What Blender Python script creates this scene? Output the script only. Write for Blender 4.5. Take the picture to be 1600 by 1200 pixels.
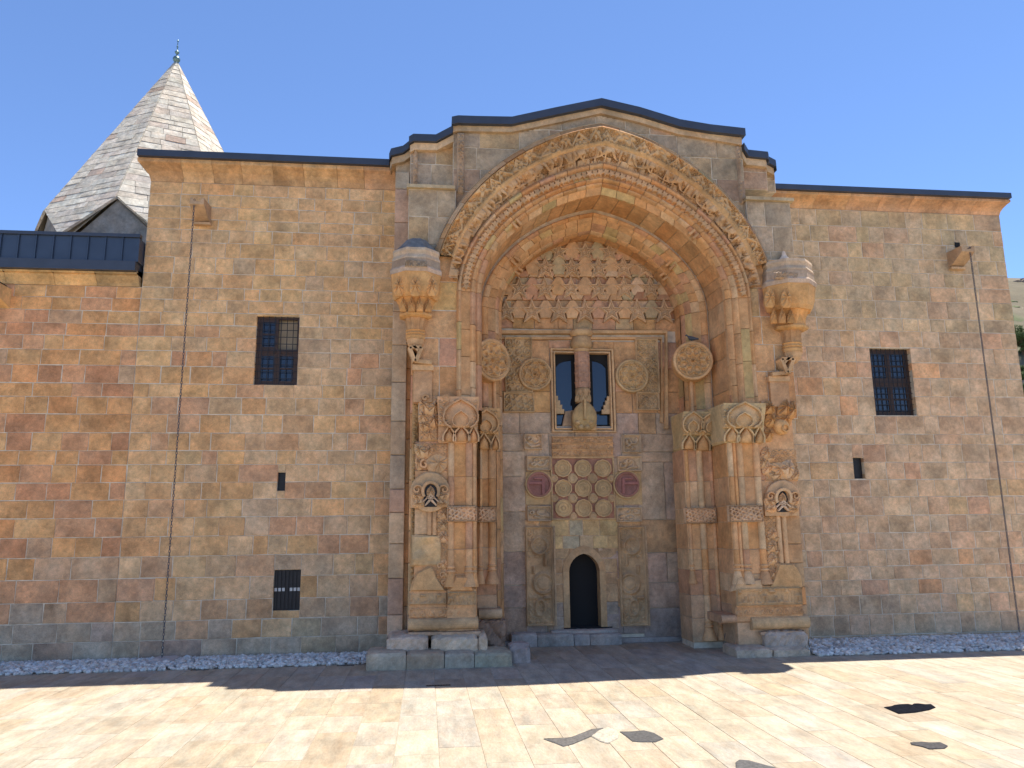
import bpy, math, random
import numpy as np

# ------------------------------------------------------------------ scene, camera, light
sc = bpy.context.scene
for o in list(bpy.data.objects):
    bpy.data.objects.remove(o)
COL = sc.collection
rnd = random.Random(7)
nr = np.random.RandomState(5)

F, YAW, PITCH, ROLL, HC = 1193.5, 0.112167, 0.188255, -0.011503, 2.9727
CY = -20.0


def _axes():
    cy, sy, cp, sp = math.cos(YAW), math.sin(YAW), math.cos(PITCH), math.sin(PITCH)
    f = np.array([sy * cp, cy * cp, sp])
    r = np.array([cy, -sy, 0.0])
    u = np.cross(r, f)
    c, s = math.cos(ROLL), math.sin(ROLL)
    return r * c + u * s, u * c - r * s, f


AR, AU, AF = _axes()
cam_d = bpy.data.cameras.new('camera')
cam = bpy.data.objects.new('camera', cam_d)
COL.objects.link(cam)
cam_d.sensor_width = 36.0
cam_d.sensor_fit = 'HORIZONTAL'
cam_d.lens = F / 1600 * 36.0
cam_d.clip_start = 0.1
cam_d.clip_end = 6000
import mathutils
M = mathutils.Matrix(((AR[0], AU[0], -AF[0], 0), (AR[1], AU[1], -AF[1], CY), (AR[2], AU[2], -AF[2], HC), (0, 0, 0, 1)))
cam.matrix_world = M
sc.camera = cam

SUN = np.array([0.25, 0.20, 1.0]); SUN = SUN / np.linalg.norm(SUN)      # towards the sun
EL = math.asin(SUN[2]); AZ = math.atan2(SUN[0], SUN[1])
w = bpy.data.worlds.new('World'); sc.world = w
w.use_nodes = True
wn = w.node_tree.nodes; wl = w.node_tree.links
bg = wn['Background']
sky = wn.new('ShaderNodeTexSky')
sky.sky_type = 'NISHITA'; sky.sun_disc = False
sky.sun_elevation = EL; sky.sun_rotation = AZ
sky.altitude = 1200; sky.air_density = 0.6; sky.dust_density = 0.0; sky.ozone_density = 6.0
wl.new(sky.outputs[0], bg.inputs[0])
bg.inputs[1].default_value = 0.104
sd = bpy.data.lights.new('sun', 'SUN'); sd.energy = 2.85; sd.angle = math.radians(0.5); sd.color = (1.0, 0.95, 0.86)
so = bpy.data.objects.new('sun', sd); COL.objects.link(so)
so.rotation_euler = mathutils.Vector((-SUN[0], -SUN[1], -SUN[2])).to_track_quat('-Z', 'Y').to_euler()
so.location = (10, 10, 40)
sc.view_settings.view_transform = 'Standard'
sc.view_settings.look = 'None'
sc.view_settings.exposure = 1.62
sc.view_settings.gamma = 1
sc.view_settings.use_curve_mapping = False
sc.render.engine = 'CYCLES'
sc.cycles.max_bounces = 6
sc.cycles.diffuse_bounces = 4


# ------------------------------------------------------------------ picture measurements -> places
def P(u, v, Y):
    """point on the vertical plane y=Y that lies on the measured line of sight -> (X, Z)"""
    d = AF + (u - 800) / F * AR - (v - 600) / F * AU
    t = (Y - CY) / d[1]
    return d[0] * t, HC + d[2] * t


def PX(u, v, Y): return P(u, v, Y)[0]
def PZ(u, v, Y): return P(u, v, Y)[1]


def G(u, v, z=0.0):
    d = AF + (u - 800) / F * AR - (v - 600) / F * AU
    t = (z - HC) / d[2]
    return d[0] * t, CY + d[1] * t


def R(u0, v0, u1, v1, Y):
    um, vm = (u0 + u1) / 2, (v0 + v1) / 2
    return PX(u0, vm, Y), PX(u1, vm, Y), PZ(um, v1, Y), PZ(um, v0, Y)     # x0 x1 z0 z1


# ------------------------------------------------------------------ materials
def new_mat(name):
    m = bpy.data.materials.new(name); m.use_nodes = True
    nt = m.node_tree
    return m, nt, nt.nodes, nt.links, nt.nodes['Principled BSDF']


def stone_mat(name, grain=1.0, mottling=0.35, bump=0.5, stretch=(1, 1, 1), rough=0.9, sc1=1.6, stain=0.28, pits=0.5):
    m, nt, n, l, b = new_mat(name)
    at = n.new('ShaderNodeAttribute'); at.attribute_name = 'Col'
    geo = n.new('ShaderNodeNewGeometry'); oi = n.new('ShaderNodeObjectInfo')
    mul = n.new('ShaderNodeMath'); mul.operation = 'MULTIPLY'; mul.inputs[1].default_value = 37.0
    l.new(oi.outputs['Random'], mul.inputs[0])
    add = n.new('ShaderNodeVectorMath'); add.operation = 'ADD'
    l.new(geo.outputs['Position'], add.inputs[0]); l.new(mul.outputs[0], add.inputs[1])
    mp = n.new('ShaderNodeMapping'); mp.inputs['Scale'].default_value = stretch
    l.new(add.outputs[0], mp.inputs[0])

    def noise(scale, det, rough_, vec=mp.outputs[0]):
        t = n.new('ShaderNodeTexNoise'); t.inputs['Scale'].default_value = scale
        t.inputs['Detail'].default_value = det; t.inputs['Roughness'].default_value = rough_
        l.new(vec, t.inputs['Vector']); return t.outputs['Fac']

    def ramp(fac, a, b_, lo, hi):
        r = n.new('ShaderNodeMapRange'); r.inputs[1].default_value = a; r.inputs[2].default_value = b_
        r.inputs[3].default_value = lo; r.inputs[4].default_value = hi
        l.new(fac, r.inputs[0]); return r.outputs[0]

    def mult(a, b_):
        q = n.new('ShaderNodeMath'); q.operation = 'MULTIPLY'
        l.new(a, q.inputs[0]); l.new(b_, q.inputs[1]); return q.outputs[0]

    n1 = noise(sc1, 5, 0.6); n2 = noise(9.0, 6, 0.65); n3 = noise(55.0, 3, 0.6)
    # weather stains that run over several stones (world position, no per-object offset)
    mp2 = n.new('ShaderNodeMapping'); mp2.inputs['Scale'].default_value = (1.3, 1.3, 0.5)
    l.new(geo.outputs['Position'], mp2.inputs[0])
    n4 = noise(0.8, 6, 0.62, mp2.outputs[0])
    f = mult(ramp(n1, 0.3, 0.7, 1 - mottling, 1 + mottling * 0.8), ramp(n2, 0.25, 0.75, 1 - 0.22 * grain, 1 + 0.22 * grain))
    f = mult(f, ramp(n3, 0.3, 0.7, 1 - 0.14 * grain, 1 + 0.12 * grain))
    f = mult(f, ramp(n4, 0.52, 0.75, 1.0, 1 - stain))
    vm = n.new('ShaderNodeVectorMath'); vm.operation = 'SCALE'
    l.new(at.outputs['Color'], vm.inputs[0]); l.new(f, vm.inputs['Scale'])
    # warm / cool drift inside each stone
    n5 = noise(2.3, 3, 0.5)
    mix = n.new('ShaderNodeMix'); mix.data_type = 'RGBA'; mix.blend_type = 'MULTIPLY'
    mix.inputs[0].default_value = 1.0
    cr = n.new('ShaderNodeValToRGB')
    cr.color_ramp.elements[0].position = 0.3; cr.color_ramp.elements[0].color = (1.05, 0.985, 0.93, 1)
    cr.color_ramp.elements[1].position = 0.7; cr.color_ramp.elements[1].color = (0.97, 1.01, 1.04, 1)
    l.new(n5, cr.inputs[0]); l.new(vm.outputs[0], mix.inputs[6]); l.new(cr.outputs[0], mix.inputs[7])
    l.new(mix.outputs[2], b.inputs['Base Color'])
    b.inputs['Roughness'].default_value = rough
    b.inputs['Specular IOR Level'].default_value = 0.25
    # relief
    vor = n.new('ShaderNodeTexVoronoi'); vor.inputs['Scale'].default_value = 26; l.new(mp.outputs[0], vor.inputs['Vector'])
    hs = n.new('ShaderNodeMath'); hs.operation = 'ADD'
    l.new(mult(n2, ramp(n1, 0, 1, 1.5, 1.5)), hs.inputs[0]); l.new(mult(n3, ramp(n1, 0, 1, 0.5, 0.5)), hs.inputs[1])
    h2 = n.new('ShaderNodeMath'); h2.operation = 'ADD'
    l.new(hs.outputs[0], h2.inputs[0]); l.new(ramp(vor.outputs['Distance'], 0, 0.25, -pits, 0), h2.inputs[1])
    bp = n.new('ShaderNodeBump'); bp.inputs['Strength'].default_value = bump; bp.inputs['Distance'].default_value = 0.03
    l.new(h2.outputs[0], bp.inputs['Height']); l.new(bp.outputs[0], b.inputs['Normal'])
    return m


def flat_mat(name, col, rough=0.6, metal=0.0, nscale=None, namt=0.2, spec=0.5, bump=0.0):
    m, nt, n, l, b = new_mat(name)
    b.inputs['Roughness'].default_value = rough; b.inputs['Metallic'].default_value = metal
    b.inputs['Specular IOR Level'].default_value = spec
    b.inputs['Base Color'].default_value = (*col, 1)
    if nscale:
        geo = n.new('ShaderNodeNewGeometry')
        t = n.new('ShaderNodeTexNoise'); t.inputs['Scale'].default_value = nscale; t.inputs['Detail'].default_value = 6
        l.new(geo.outputs['Position'], t.inputs['Vector'])
        r = n.new('ShaderNodeMapRange'); r.inputs[1].default_value = 0.3; r.inputs[2].default_value = 0.7
        r.inputs[3].default_value = 1 - namt; r.inputs[4].default_value = 1 + namt
        l.new(t.outputs['Fac'], r.inputs[0])
        v = n.new('ShaderNodeVectorMath'); v.operation = 'SCALE'; v.inputs[0].default_value = col
        l.new(r.outputs[0], v.inputs['Scale']); l.new(v.outputs[0], b.inputs['Base Color'])
        if bump:
            bp = n.new('ShaderNodeBump'); bp.inputs['Strength'].default_value = bump; bp.inputs['Distance'].default_value = 0.02
            l.new(t.outputs['Fac'], bp.inputs['Height']); l.new(bp.outputs[0], b.inputs['Normal'])
    return m


MS = stone_mat('wall_stone', grain=1.15, bump=0.8)
MC = stone_mat('carved_stone', mottling=0.28, bump=0.35, stain=0.35, pits=0.25)
MR = stone_mat('roof_stone', mottling=0.35, bump=0.4, sc1=2.5, stain=0.25)
MP = stone_mat('travertine', grain=0.8, mottling=0.26, bump=0.2, stretch=(3.5, 1.0, 1), rough=0.75, sc1=1.2, stain=0.24, pits=0.3)
MG = stone_mat('pebble', grain=0.5, mottling=0.2, bump=0.1, stain=0.0)
MMORT = flat_mat('mortar', (0.62, 0.52, 0.38), 0.95, nscale=6, namt=0.25)
MJOINT = flat_mat('paving_joint', (0.40, 0.335, 0.245), 0.95, nscale=5, namt=0.2)
MMETAL = flat_mat('dark_roof_metal', (0.035, 0.042, 0.06), 0.42, 0.0, nscale=3, namt=0.15, spec=0.6)
MSEAM = flat_mat('blue_black_roof_metal', (0.030, 0.045, 0.075), 0.38, 0.0, nscale=2, namt=0.15, spec=0.6)
MWOOD = flat_mat('dark_brown_frame', (0.055, 0.028, 0.018), 0.6, nscale=12, namt=0.3)
MIRON = flat_mat('black_iron', (0.018, 0.017, 0.018), 0.5, 0.4, nscale=20, namt=0.3)
MGLASS = flat_mat('window_glass', (0.012, 0.016, 0.026), 0.06, 0.0, spec=0.7)
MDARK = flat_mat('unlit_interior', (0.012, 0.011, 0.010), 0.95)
MCHAIN = flat_mat('chain_steel', (0.10, 0.10, 0.11), 0.45, 0.6, nscale=30, namt=0.3)
MBODY = flat_mat('wall_core', (0.30, 0.23, 0.15), 0.95, nscale=2, namt=0.2)
MEARTH = flat_mat('dry_earth', (0.25, 0.20, 0.13), 0.95, nscale=0.3, namt=0.3)
MSLATE = flat_mat('lead_grey_hood', (0.19, 0.175, 0.155), 0.7, nscale=7, namt=0.3, bump=0.3)
MCOPPER = flat_mat('verdigris_copper', (0.16, 0.24, 0.22), 0.4, 0.7, nscale=14, namt=0.35)


# ------------------------------------------------------------------ object helpers
def tag(o, label=None, cat=None, group=None, kind=None):
    if label: o['label'] = label
    if cat: o['category'] = cat
    if group: o['group'] = group
    if kind: o['kind'] = kind
    return o


def empty(name, loc=(0, 0, 0)):
    o = bpy.data.objects.new(name, None); COL.objects.link(o); o.location = loc; o.empty_display_size = 0.2
    return o


def mk(name, verts, faces, mat, parent=None, col=None, smooth=False, kind=None):
    """one mesh object; parents sit at their own place, children keep world coordinates"""
    me = bpy.data.meshes.new(name)
    if isinstance(verts, np.ndarray) and isinstance(faces, np.ndarray):
        nv, nf, k = len(verts), len(faces), faces.shape[1]
        me.vertices.add(nv); me.vertices.foreach_set('co', verts.astype(np.float32).ravel())
        me.loops.add(nf * k); me.loops.foreach_set('vertex_index', faces.astype(np.int32).ravel())
        me.polygons.add(nf); me.polygons.foreach_set('loop_start', np.arange(0, nf * k, k, dtype=np.int32))
        me.polygons.foreach_set('loop_total', np.full(nf, k, dtype=np.int32))
        me.update(calc_edges=True)
    else:
        me.from_pydata([tuple(map(float, v)) for v in verts], [], [tuple(map(int, f)) for f in faces]); me.update()
    if col is not None:
        ca = me.color_attributes.new('Col', 'FLOAT_COLOR', 'POINT')
        c = np.asarray(col, dtype=np.float32)
        if mat.name in ('wall_stone', 'carved_stone'): c = c * np.array((1.15, 1.05, 0.98), np.float32)   # iron-rich sandstone
        if c.ndim == 1: c = np.tile(c[:3], (len(me.vertices), 1))
        ca.data.foreach_set('color', np.concatenate([c[:, :3], np.ones((len(c), 1), np.float32)], 1).ravel())
    me.materials.append(mat)
    if smooth: me.polygons.foreach_set('use_smooth', np.ones(len(me.polygons), dtype=bool))
    o = bpy.data.objects.new(name, me); COL.objects.link(o)
    if parent is not None:
        o.parent = parent
        o.matrix_parent_inverse = mathutils.Matrix.Translation(parent.location if parent.parent is None else WLOC(parent)).inverted()
    if kind: o['kind'] = kind
    return o


def WLOC(o):
    v = mathutils.Vector((0, 0, 0))
    # children built in world coordinates have their origin at the world origin
    if o.parent is None: return mathutils.Vector(o.location)
    return v


class MB:
    """collects shapes that belong to ONE part"""
    def __init__(s): s.v = []; s.f = []; s.c = []
    def add(s, v, f, c=(0.4, 0.25, 0.12)):
        n = len(s.v)
        s.v += [tuple(q) for q in v]; s.f += [tuple(i + n for i in q) for q in f]
        s.c += [tuple(c[:3])] * len(v)
        return s
    def build(s, name, mat, parent=None, smooth=False, kind=None):
        return mk(name, s.v, s.f, mat, parent, np.array(s.c), smooth, kind)


def box(x0, x1, y0, y1, z0, z1):
    v = [(x0, y0, z0), (x1, y0, z0), (x1, y1, z0), (x0, y1, z0), (x0, y0, z1), (x1, y0, z1), (x1, y1, z1), (x0, y1, z1)]
    f = [(0, 1, 5, 4), (1, 2, 6, 5), (2, 3, 7, 6), (3, 0, 4, 7), (4, 5, 6, 7), (3, 2, 1, 0)]
    return v, f


def quad_stone(c, yf, depth, b=0.012, jit=0.004):
    """c: four (x,z) corners anticlockwise from lower left; bevelled block with an uneven face"""
    cx = sum(p[0] for p in c) / 4; cz = sum(p[1] for p in c) / 4
    v = []
    for (x, z) in c:
        dx = b if x < cx else -b; dz = b if z < cz else -b
        v.append((x + dx, yf + rnd.uniform(-jit, jit), z + dz))
    for (x, z) in c: v.append((x, yf + b * 0.9, z))
    for (x, z) in c: v.append((x, yf + depth, z))
    f = [(0, 1, 2, 3)]
    for i in range(4):
        j = (i + 1) % 4
        f.append((i, i + 4, j + 4, j)); f.append((i + 4, i + 8, j + 8, j + 4))
    return v, f


def plate(pts, yf, th, b=0.015):
    """extruded polygon standing proud of a wall facing -Y; pts (x,z) anticlockwise seen from the front"""
    n = len(pts)
    cx = sum(p[0] for p in pts) / n; cz = sum(p[1] for p in pts) / n
    rad = max(math.hypot(p[0] - cx, p[1] - cz) for p in pts); k = 1 - b / rad
    v = [(cx + (x - cx) * k, yf, cz + (z - cz) * k) for x, z in pts] + [(x, yf + b, z) for x, z in pts] + [(x, yf + th, z) for x, z in pts]
    f = [tuple(range(n))]
    for i in range(n):
        j = (i + 1) % n
        f.append((i, i + n, j + n, j)); f.append((i + n, i + 2 * n, j + 2 * n, j + n))
    return v, f


def dome(pts, y0, h, steps=(1.0, 0.86, 0.6, 0.3), power=0.5, fold=0.0):
    """cushion-shaped relief on an outline"""
    n = len(pts)
    cx = sum(p[0] for p in pts) / n; cz = sum(p[1] for p in pts) / n
    v = [(x, y0 + 0.03, z) for x, z in pts]
    for s in steps:
        hh = h * (1 - s ** 2) ** power if s < 1 else h * 0.3
        v += [(cx + (x - cx) * s, y0 - hh * (1 - (fold if i % 2 and s < .9 else 0)), cz + (z - cz) * s) for i, (x, z) in enumerate(pts)]
    v.append((cx, y0 - h, cz))
    f = []
    for k in range(len(steps)):
        for i in range(n):
            j = (i + 1) % n
            f.append((k * n + i, k * n + j, (k + 1) * n + j, (k + 1) * n + i))
    k = len(steps)
    for i in range(n): f.append((k * n + i, k * n + (i + 1) % n, len(v) - 1))
    return v, f


def ribbon(pts, wdt, yf, h, closed=False):
    """raised strap along a polyline in the x-z plane"""
    pts = [np.array(p, float) for p in pts]; n = len(pts)
    v = []
    for i in range(n):
        a = pts[(i - 1) % n] if (closed or i > 0) else pts[i]
        c = pts[(i + 1) % n] if (closed or i < n - 1) else pts[i]
        d = c - a; d = d / (np.linalg.norm(d) + 1e-9); nn = np.array([-d[1], d[0]]) * wdt / 2
        for s, y in ((1.0, yf + h), (0.75, yf), (-0.75, yf), (-1.0, yf + h)):
            q = pts[i] + nn * s; v.append((q[0], y, q[1]))
    f = []
    for i in range(n if closed else n - 1):
        j = (i + 1) % n
        for k in range(3): f.append((i * 4 + k, j * 4 + k, j * 4 + k + 1, i * 4 + k + 1))
    if not closed:
        f.append((0, 1, 2, 3)); m = (n - 1) * 4; f.append((m + 3, m + 2, m + 1, m))
    return v, f


def circ(cx, cz, r, n=20, a0=0.0, rz=None):
    rz = rz or r
    return [(cx + r * math.cos(a0 + 2 * math.pi * i / n), cz + rz * math.sin(a0 + 2 * math.pi * i / n)) for i in range(n)]


def star(cx, cz, r, k=5, inner=0.42, a0=math.pi / 2):
    return [(cx + (r if i % 2 == 0 else r * inner) * math.cos(a0 + math.pi * i / k),
             cz + (r if i % 2 == 0 else r * inner) * math.sin(a0 + math.pi * i / k)) for i in range(2 * k)]


def ogee(cx, z0, wd, h, n=7):
    """onion / petal outline: round sides and a drawn-out tip"""
    a = []
    for i in range(n + 1):
        t = i / n
        x = wd / 2 * (math.sin(math.pi * min(1, 0.18 + 0.64 * t)) * (1 - t ** 3) + 0.0)
        a.append((x / 1.0, z0 + h * t))
    right = [(cx + x, z) for x, z in a[:-1]]
    left = [(cx - x, z) for x, z in reversed(a[:-1])]
    return right + [(cx, z0 + h)] + left


def loft(rings, close=True, cap=True):
    """rings: list of equal-length point lists -> surface"""
    n = len(rings[0]); v = [p for r in rings for p in r]; f = []
    for k in range(len(rings) - 1):
        for i in range(n if close else n - 1):
            j = (i + 1) % n
            f.append((k * n + i, k * n + j, (k + 1) * n + j, (k + 1) * n + i))
    if cap and close:
        f.append(tuple(range(n - 1, -1, -1))); m = (len(rings) - 1) * n; f.append(tuple(range(m, m + n)))
    return v, f


def jitc(c, a=0.06, hue=0.012):
    k = 1 + rnd.uniform(-a, a)
    return tuple(max(0.01, x * k * (1 + rnd.uniform(-hue, hue))) for x in c)


# ------------------------------------------------------------------ relief fields (numpy)
def scroll(s, t, p, ph=0.0):
    i = np.floor(s / p); j = np.floor(t / p)
    sg = np.where((i + j) % 2 == 0, 1.0, -1.0)
    x = (s / p - i - 0.5) * 2 * sg; y = (t / p - j - 0.5) * 2
    r = np.hypot(x, y); th = np.arctan2(y, x)
    d = np.mod(th / (2 * np.pi) + r * 1.25 + ph, 1.0)
    ridge = np.exp(-((d - 0.5) / 0.17) ** 2) * np.clip((1.12 - r) * 5, 0, 1)
    leaf = np.clip((0.42 + 0.18 * np.cos(3 * th + 1.0) - r) * 5, 0, 1)
    corner = np.clip((np.abs(x) + np.abs(y) - 1.55) * 4, 0, 0.9)
    return np.maximum(np.maximum(ridge, leaf * 0.9), corner)


def lattice(s, t, p, wd=0.13):
    """six-pointed star strapwork"""
    best = np.full(s.shape, 9.0)
    for k in range(3):
        a = k * math.pi / 3 + 0.2
        q = (s * math.cos(a) + t * math.sin(a)) / p
        for off in (0.30, 0.70):
            d = np.abs(np.mod(q + off, 1.0) - 0.5)
            best = np.minimum(best, d)
    h = np.clip((wd - best) / wd * 2.2, 0, 1)
    return h


def raster(ny, nx, seed, dens=0.5):
    """angular script-like strokes: uprights, base line, small hooks"""
    q = np.random.RandomState(seed); im = np.zeros((ny, nx))
    x = 1
    while x < nx - 2:
        kind = q.randint(5)
        top = q.randint(int(ny * 0.5), ny)
        if kind < 2: im[1:top, x] = 1; x += 2
        elif kind == 2: im[1:3, x:x + 3] = 1; im[2:int(ny * 0.55), x + 2] = 1; x += 4
        elif kind == 3: im[2:int(ny * 0.6), x] = 1; im[int(ny * 0.55), x:x + 3] = 1; im[2:int(ny * 0.6), min(x + 2, nx - 1)] = 1; x += 4
        else: im[int(ny * 0.7):int(ny * 0.7) + 2, x:x + 2] = 1; x += 2
        im[1, max(0, x - 3):x] = 1
    return im


def samp(im, a, b):
    ny, nx = im.shape
    y = np.clip(a * ny - 0.5, 0, ny - 1.001); x = np.clip(b * nx - 0.5, 0, nx - 1.001)
    y0 = y.astype(int); x0 = x.astype(int); fy = y - y0; fx = x - x0
    y1 = np.minimum(y0 + 1, ny - 1); x1 = np.minimum(x0 + 1, nx - 1)
    return (im[y0, x0] * (1 - fx) + im[y0, x1] * fx) * (1 - fy) + (im[y1, x0] * (1 - fx) + im[y1, x1] * fx) * fy


def relief(name, pos, h, col, parent, mat=None, kind='stuff', flip=False):
    """grid of points (n,m,3) pushed along its normals by h (n,m); col (3,) or (n,m,3)"""
    du = np.gradient(pos, axis=1); dv = np.gradient(pos, axis=0)
    nn = np.cross(du, dv); nn /= (np.linalg.norm(nn, axis=2, keepdims=True) + 1e-9)
    s = np.where(nn[..., 1:2] > 0, -1.0, 1.0); nn = nn * s
    p = pos + nn * h[..., None]
    n, m = h.shape
    idx = np.arange(n * m).reshape(n, m)
    fc = np.stack([idx[:-1, :-1], idx[:-1, 1:], idx[1:, 1:], idx[1:, :-1]], -1).reshape(-1, 4)
    c = np.asarray(col, float)
    if c.ndim == 1: c = np.broadcast_to(c, (n, m, 3))
    o = mk(name, p.reshape(-1, 3), fc, mat or MC, parent, c.reshape(-1, 3))
    if kind: o['kind'] = kind
    return o


def flat_relief(name, x0, x1, z0, z1, Y, fn, amp, col, parent, res=0.02, border=0.0, base=0.0):
    """carved slab on the plane y=Y; fn(s,t)->0..1"""
    nx = max(4, int((x1 - x0) / res)); nz = max(4, int((z1 - z0) / res))
    s, t = np.meshgrid(np.linspace(0, x1 - x0, nx), np.linspace(0, z1 - z0, nz))
    amp = amp * 1.7; h = fn(s, t) * amp
    h = h * (0.75 + 0.35 * np.sin(s * 7.1 + 1.3) * np.sin(t * 6.3)) if amp > 0.02 else h
    if border > 0:
        ed = np.minimum(np.minimum(s, x1 - x0 - s), np.minimum(t, z1 - z0 - t))
        h = np.where(ed < border, amp * 0.9, h); h = np.where((ed >= border) & (ed < border * 1.7), 0, h)
    h = h + base
    h[0, :] = h[-1, :] = h[:, 0] = h[:, -1] = -0.06
    pos = np.stack([x0 + s, np.full_like(s, Y), z0 + t], -1)
    return relief(name, pos, h, col, parent)


# ------------------------------------------------------------------ palettes (albedo)
OCHRE = (0.43, 0.25, 0.105); GOLD = (0.46, 0.31, 0.145); PINK = (0.38, 0.215, 0.135); RED = (0.31, 0.145, 0.09)
BEIGE = (0.42, 0.32, 0.20); GREY = (0.31, 0.26, 0.19); PURP = (0.27, 0.175, 0.13); OLIVE = (0.34, 0.27, 0.15)
DUST = (0.315, 0.24, 0.165); ORANGE = (0.45, 0.215, 0.085)


def pick(ws):
    t = rnd.random() * sum(k for k, _ in ws)
    for k, c in ws:
        t -= k
        if t <= 0: return c
    return ws[-1][1]


LUM = 1.46
OCHRE, GOLD, PINK, RED, BEIGE, GREY, PURP, OLIVE, DUST, ORANGE = [tuple(q * LUM for q in c_) for c_ in (OCHRE, GOLD, PINK, RED, BEIGE, GREY, PURP, OLIVE, DUST, ORANGE)]


def mixc(a, b, t): return tuple(x * (1 - t) + y * t for x, y in zip(a, b))


def pal_left(x, z):
    z = z + rnd.uniform(-.3, .35) if z < 1.4 else z
    if z < 0.95: c = pick([(4, DUST), (3, GREY), (1.5, PURP), (1, OLIVE)])
    elif z < 2.6: c = pick([(2, OCHRE), (2, PINK), (2, GREY), (2, BEIGE), (1.2, OLIVE), (1, PURP)])
    elif x > -4.6 and z < 5.8: c = pick([(4, BEIGE), (2, PINK), (2, GREY), (1, OCHRE), (0.8, RED), (1, GOLD)])
    elif z < 8.4 and x < -4.0: c = pick([(4, OCHRE), (2, PINK), (1.2, RED), (1.5, GOLD), (1, BEIGE), (0.8, ORANGE)])
    elif z < 8.4: c = pick([(4, BEIGE), (2, GOLD), (2, GREY), (0.7, PINK)])
    else: c = pick([(6, GOLD), (3, mixc(GOLD, BEIGE, .6)), (1.2, OLIVE), (0.7, OCHRE), (0.4, GREY)])
    return jitc(mixc(c, mixc(OCHRE, BEIGE, .5) if z > .95 else GREY, .58 + .15 * math.sin(x * 1.3 + z)), 0.05)


def pal_low(x, z):
    z = z + rnd.uniform(-.3, .35) if z < 1.4 else z
    if z < 0.95: c = pick([(4, DUST), (3, GREY), (1, PURP)])
    elif z < 2.4: c = pick([(3, PINK), (2, OCHRE), (2, GREY), (1, GOLD)])
    else: c = pick([(5, OCHRE), (3, PINK), (2, RED), (2, GOLD), (1.2, ORANGE), (0.7, GREY)])
    return jitc(mixc(c, mixc(OCHRE, PINK, .3) if z > .95 else GREY, .5), 0.05)


def pal_right(x, z):
    z = z + rnd.uniform(-.3, .35) if z < 1.4 else z
    if z < 0.95: c = pick([(5, DUST), (3, GREY)])
    elif z > 9.0: c = pick([(4, OLIVE), (4, mixc(GREY, BEIGE, .4)), (2, BEIGE), (1, PINK), (0.6, PURP)])
    else: c = pick([(6, BEIGE), (3, mixc(BEIGE, PINK, .5)), (2, mixc(GREY, BEIGE, .5)), (1, PINK), (0.35, ORANGE), (0.4, PURP), (0.8, GOLD)])
    return jitc(mixc(c, mixc(BEIGE, OLIVE if z > 8.5 else PINK, .25), .58), 0.04)


def pal_portal(x, z):
    c = pick([(5, (0.42, 0.265, 0.135)), (3, (0.40, 0.225, 0.105)), (2, (0.37, 0.285, 0.16)), (1.4, (0.36, 0.205, 0.14)), (1, (0.43, 0.31, 0.13))])
    c = tuple(q * LUM for q in c)
    if z < 0.9: c = mixc(c, DUST, 0.6)
    return jitc(mixc(c, (0.51, 0.315, 0.155) if z > .9 else DUST, .25), 0.06)


def pal_grey(x, z):
    c = pick([(4, (0.345, 0.28, 0.19)), (2, (0.34, 0.245, 0.165)), (1.5, (0.30, 0.25, 0.18)), (1, (0.38, 0.285, 0.165))])
    return jitc(tuple(q * 1.25 for q in c), 0.05)


# ------------------------------------------------------------------ coursed stone walls
def stones(parent, x0, x1, zs, Y, pal, wmin, wmax, holes=(), depth=0.22, gap=0.009, maxn=300, clip=None, top=None, name='stone', skip=None, bev=0.013):
    """zs: course joints, low to high. Builds one object per stone."""
    items = []
    for k in range(len(zs) - 1):
        za, zb = zs[k], zs[k + 1]
        spans = [(x0, x1, za, zb)]
        for (hx0, hx1, hz0, hz1) in holes:
            new = []
            for (a, b, c, d) in spans:
                if hx1 <= a or hx0 >= b or hz1 <= c + 0.02 or hz0 >= d - 0.02: new.append((a, b, c, d)); continue
                if hx0 - a > 0.06: new.append((a, hx0 + gap, c, d))
                if b - hx1 > 0.06: new.append((hx1 - gap, b, c, d))
                if hz0 - c > 0.05: new.append((max(a, hx0), min(b, hx1), c, hz0 + gap))
                if d - hz1 > 0.05: new.append((max(a, hx0), min(b, hx1), hz1 - gap, d))
            spans = new
        for (a, b, c, d) in spans:
            x = a
            while x < b - 1e-6:
                wd = rnd.uniform(wmin, wmax) * (0.8 if rnd.random() < 0.2 else 1)
                e = x + wd
                if b - e < wmin * 0.7: e = b
                items.append((x, min(e, b), c, d)); x = e
    objs = []; extra = MB()
    items.sort(key=lambda q: -(q[1] - q[0]) * (q[3] - q[2]))
    cnt = 0
    for (a, b, c, d) in items:
        if skip and skip(a, b, c, d): continue
        j = lambda m: rnd.uniform(-m, m)
        dl = dr = d
        if top:
            dl, dr = min(d, top(a)), min(d, top(b))
            if max(dl, dr) - c < 0.06: continue
            dl = max(dl, c + 0.02); dr = max(dr, c + 0.02)
        cs = [(a + gap + j(.008), c + gap + j(.008)), (b - gap + j(.008), c + gap + j(.008)), (b - gap + j(.008), dr - gap + j(.008)), (a + gap + j(.008), dl - gap + j(.008))]
        v, f = quad_stone(cs, Y + rnd.uniform(-0.006, 0.004), depth, bev)
        col = pal((a + b) / 2, (c + d) / 2)
        cnt += 1
        if cnt <= maxn: mk(name, v, f, MS, parent, col)
        else: extra.add(v, f, col)
    if extra.v: extra.build(name, MS, parent, kind='stuff')


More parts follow.
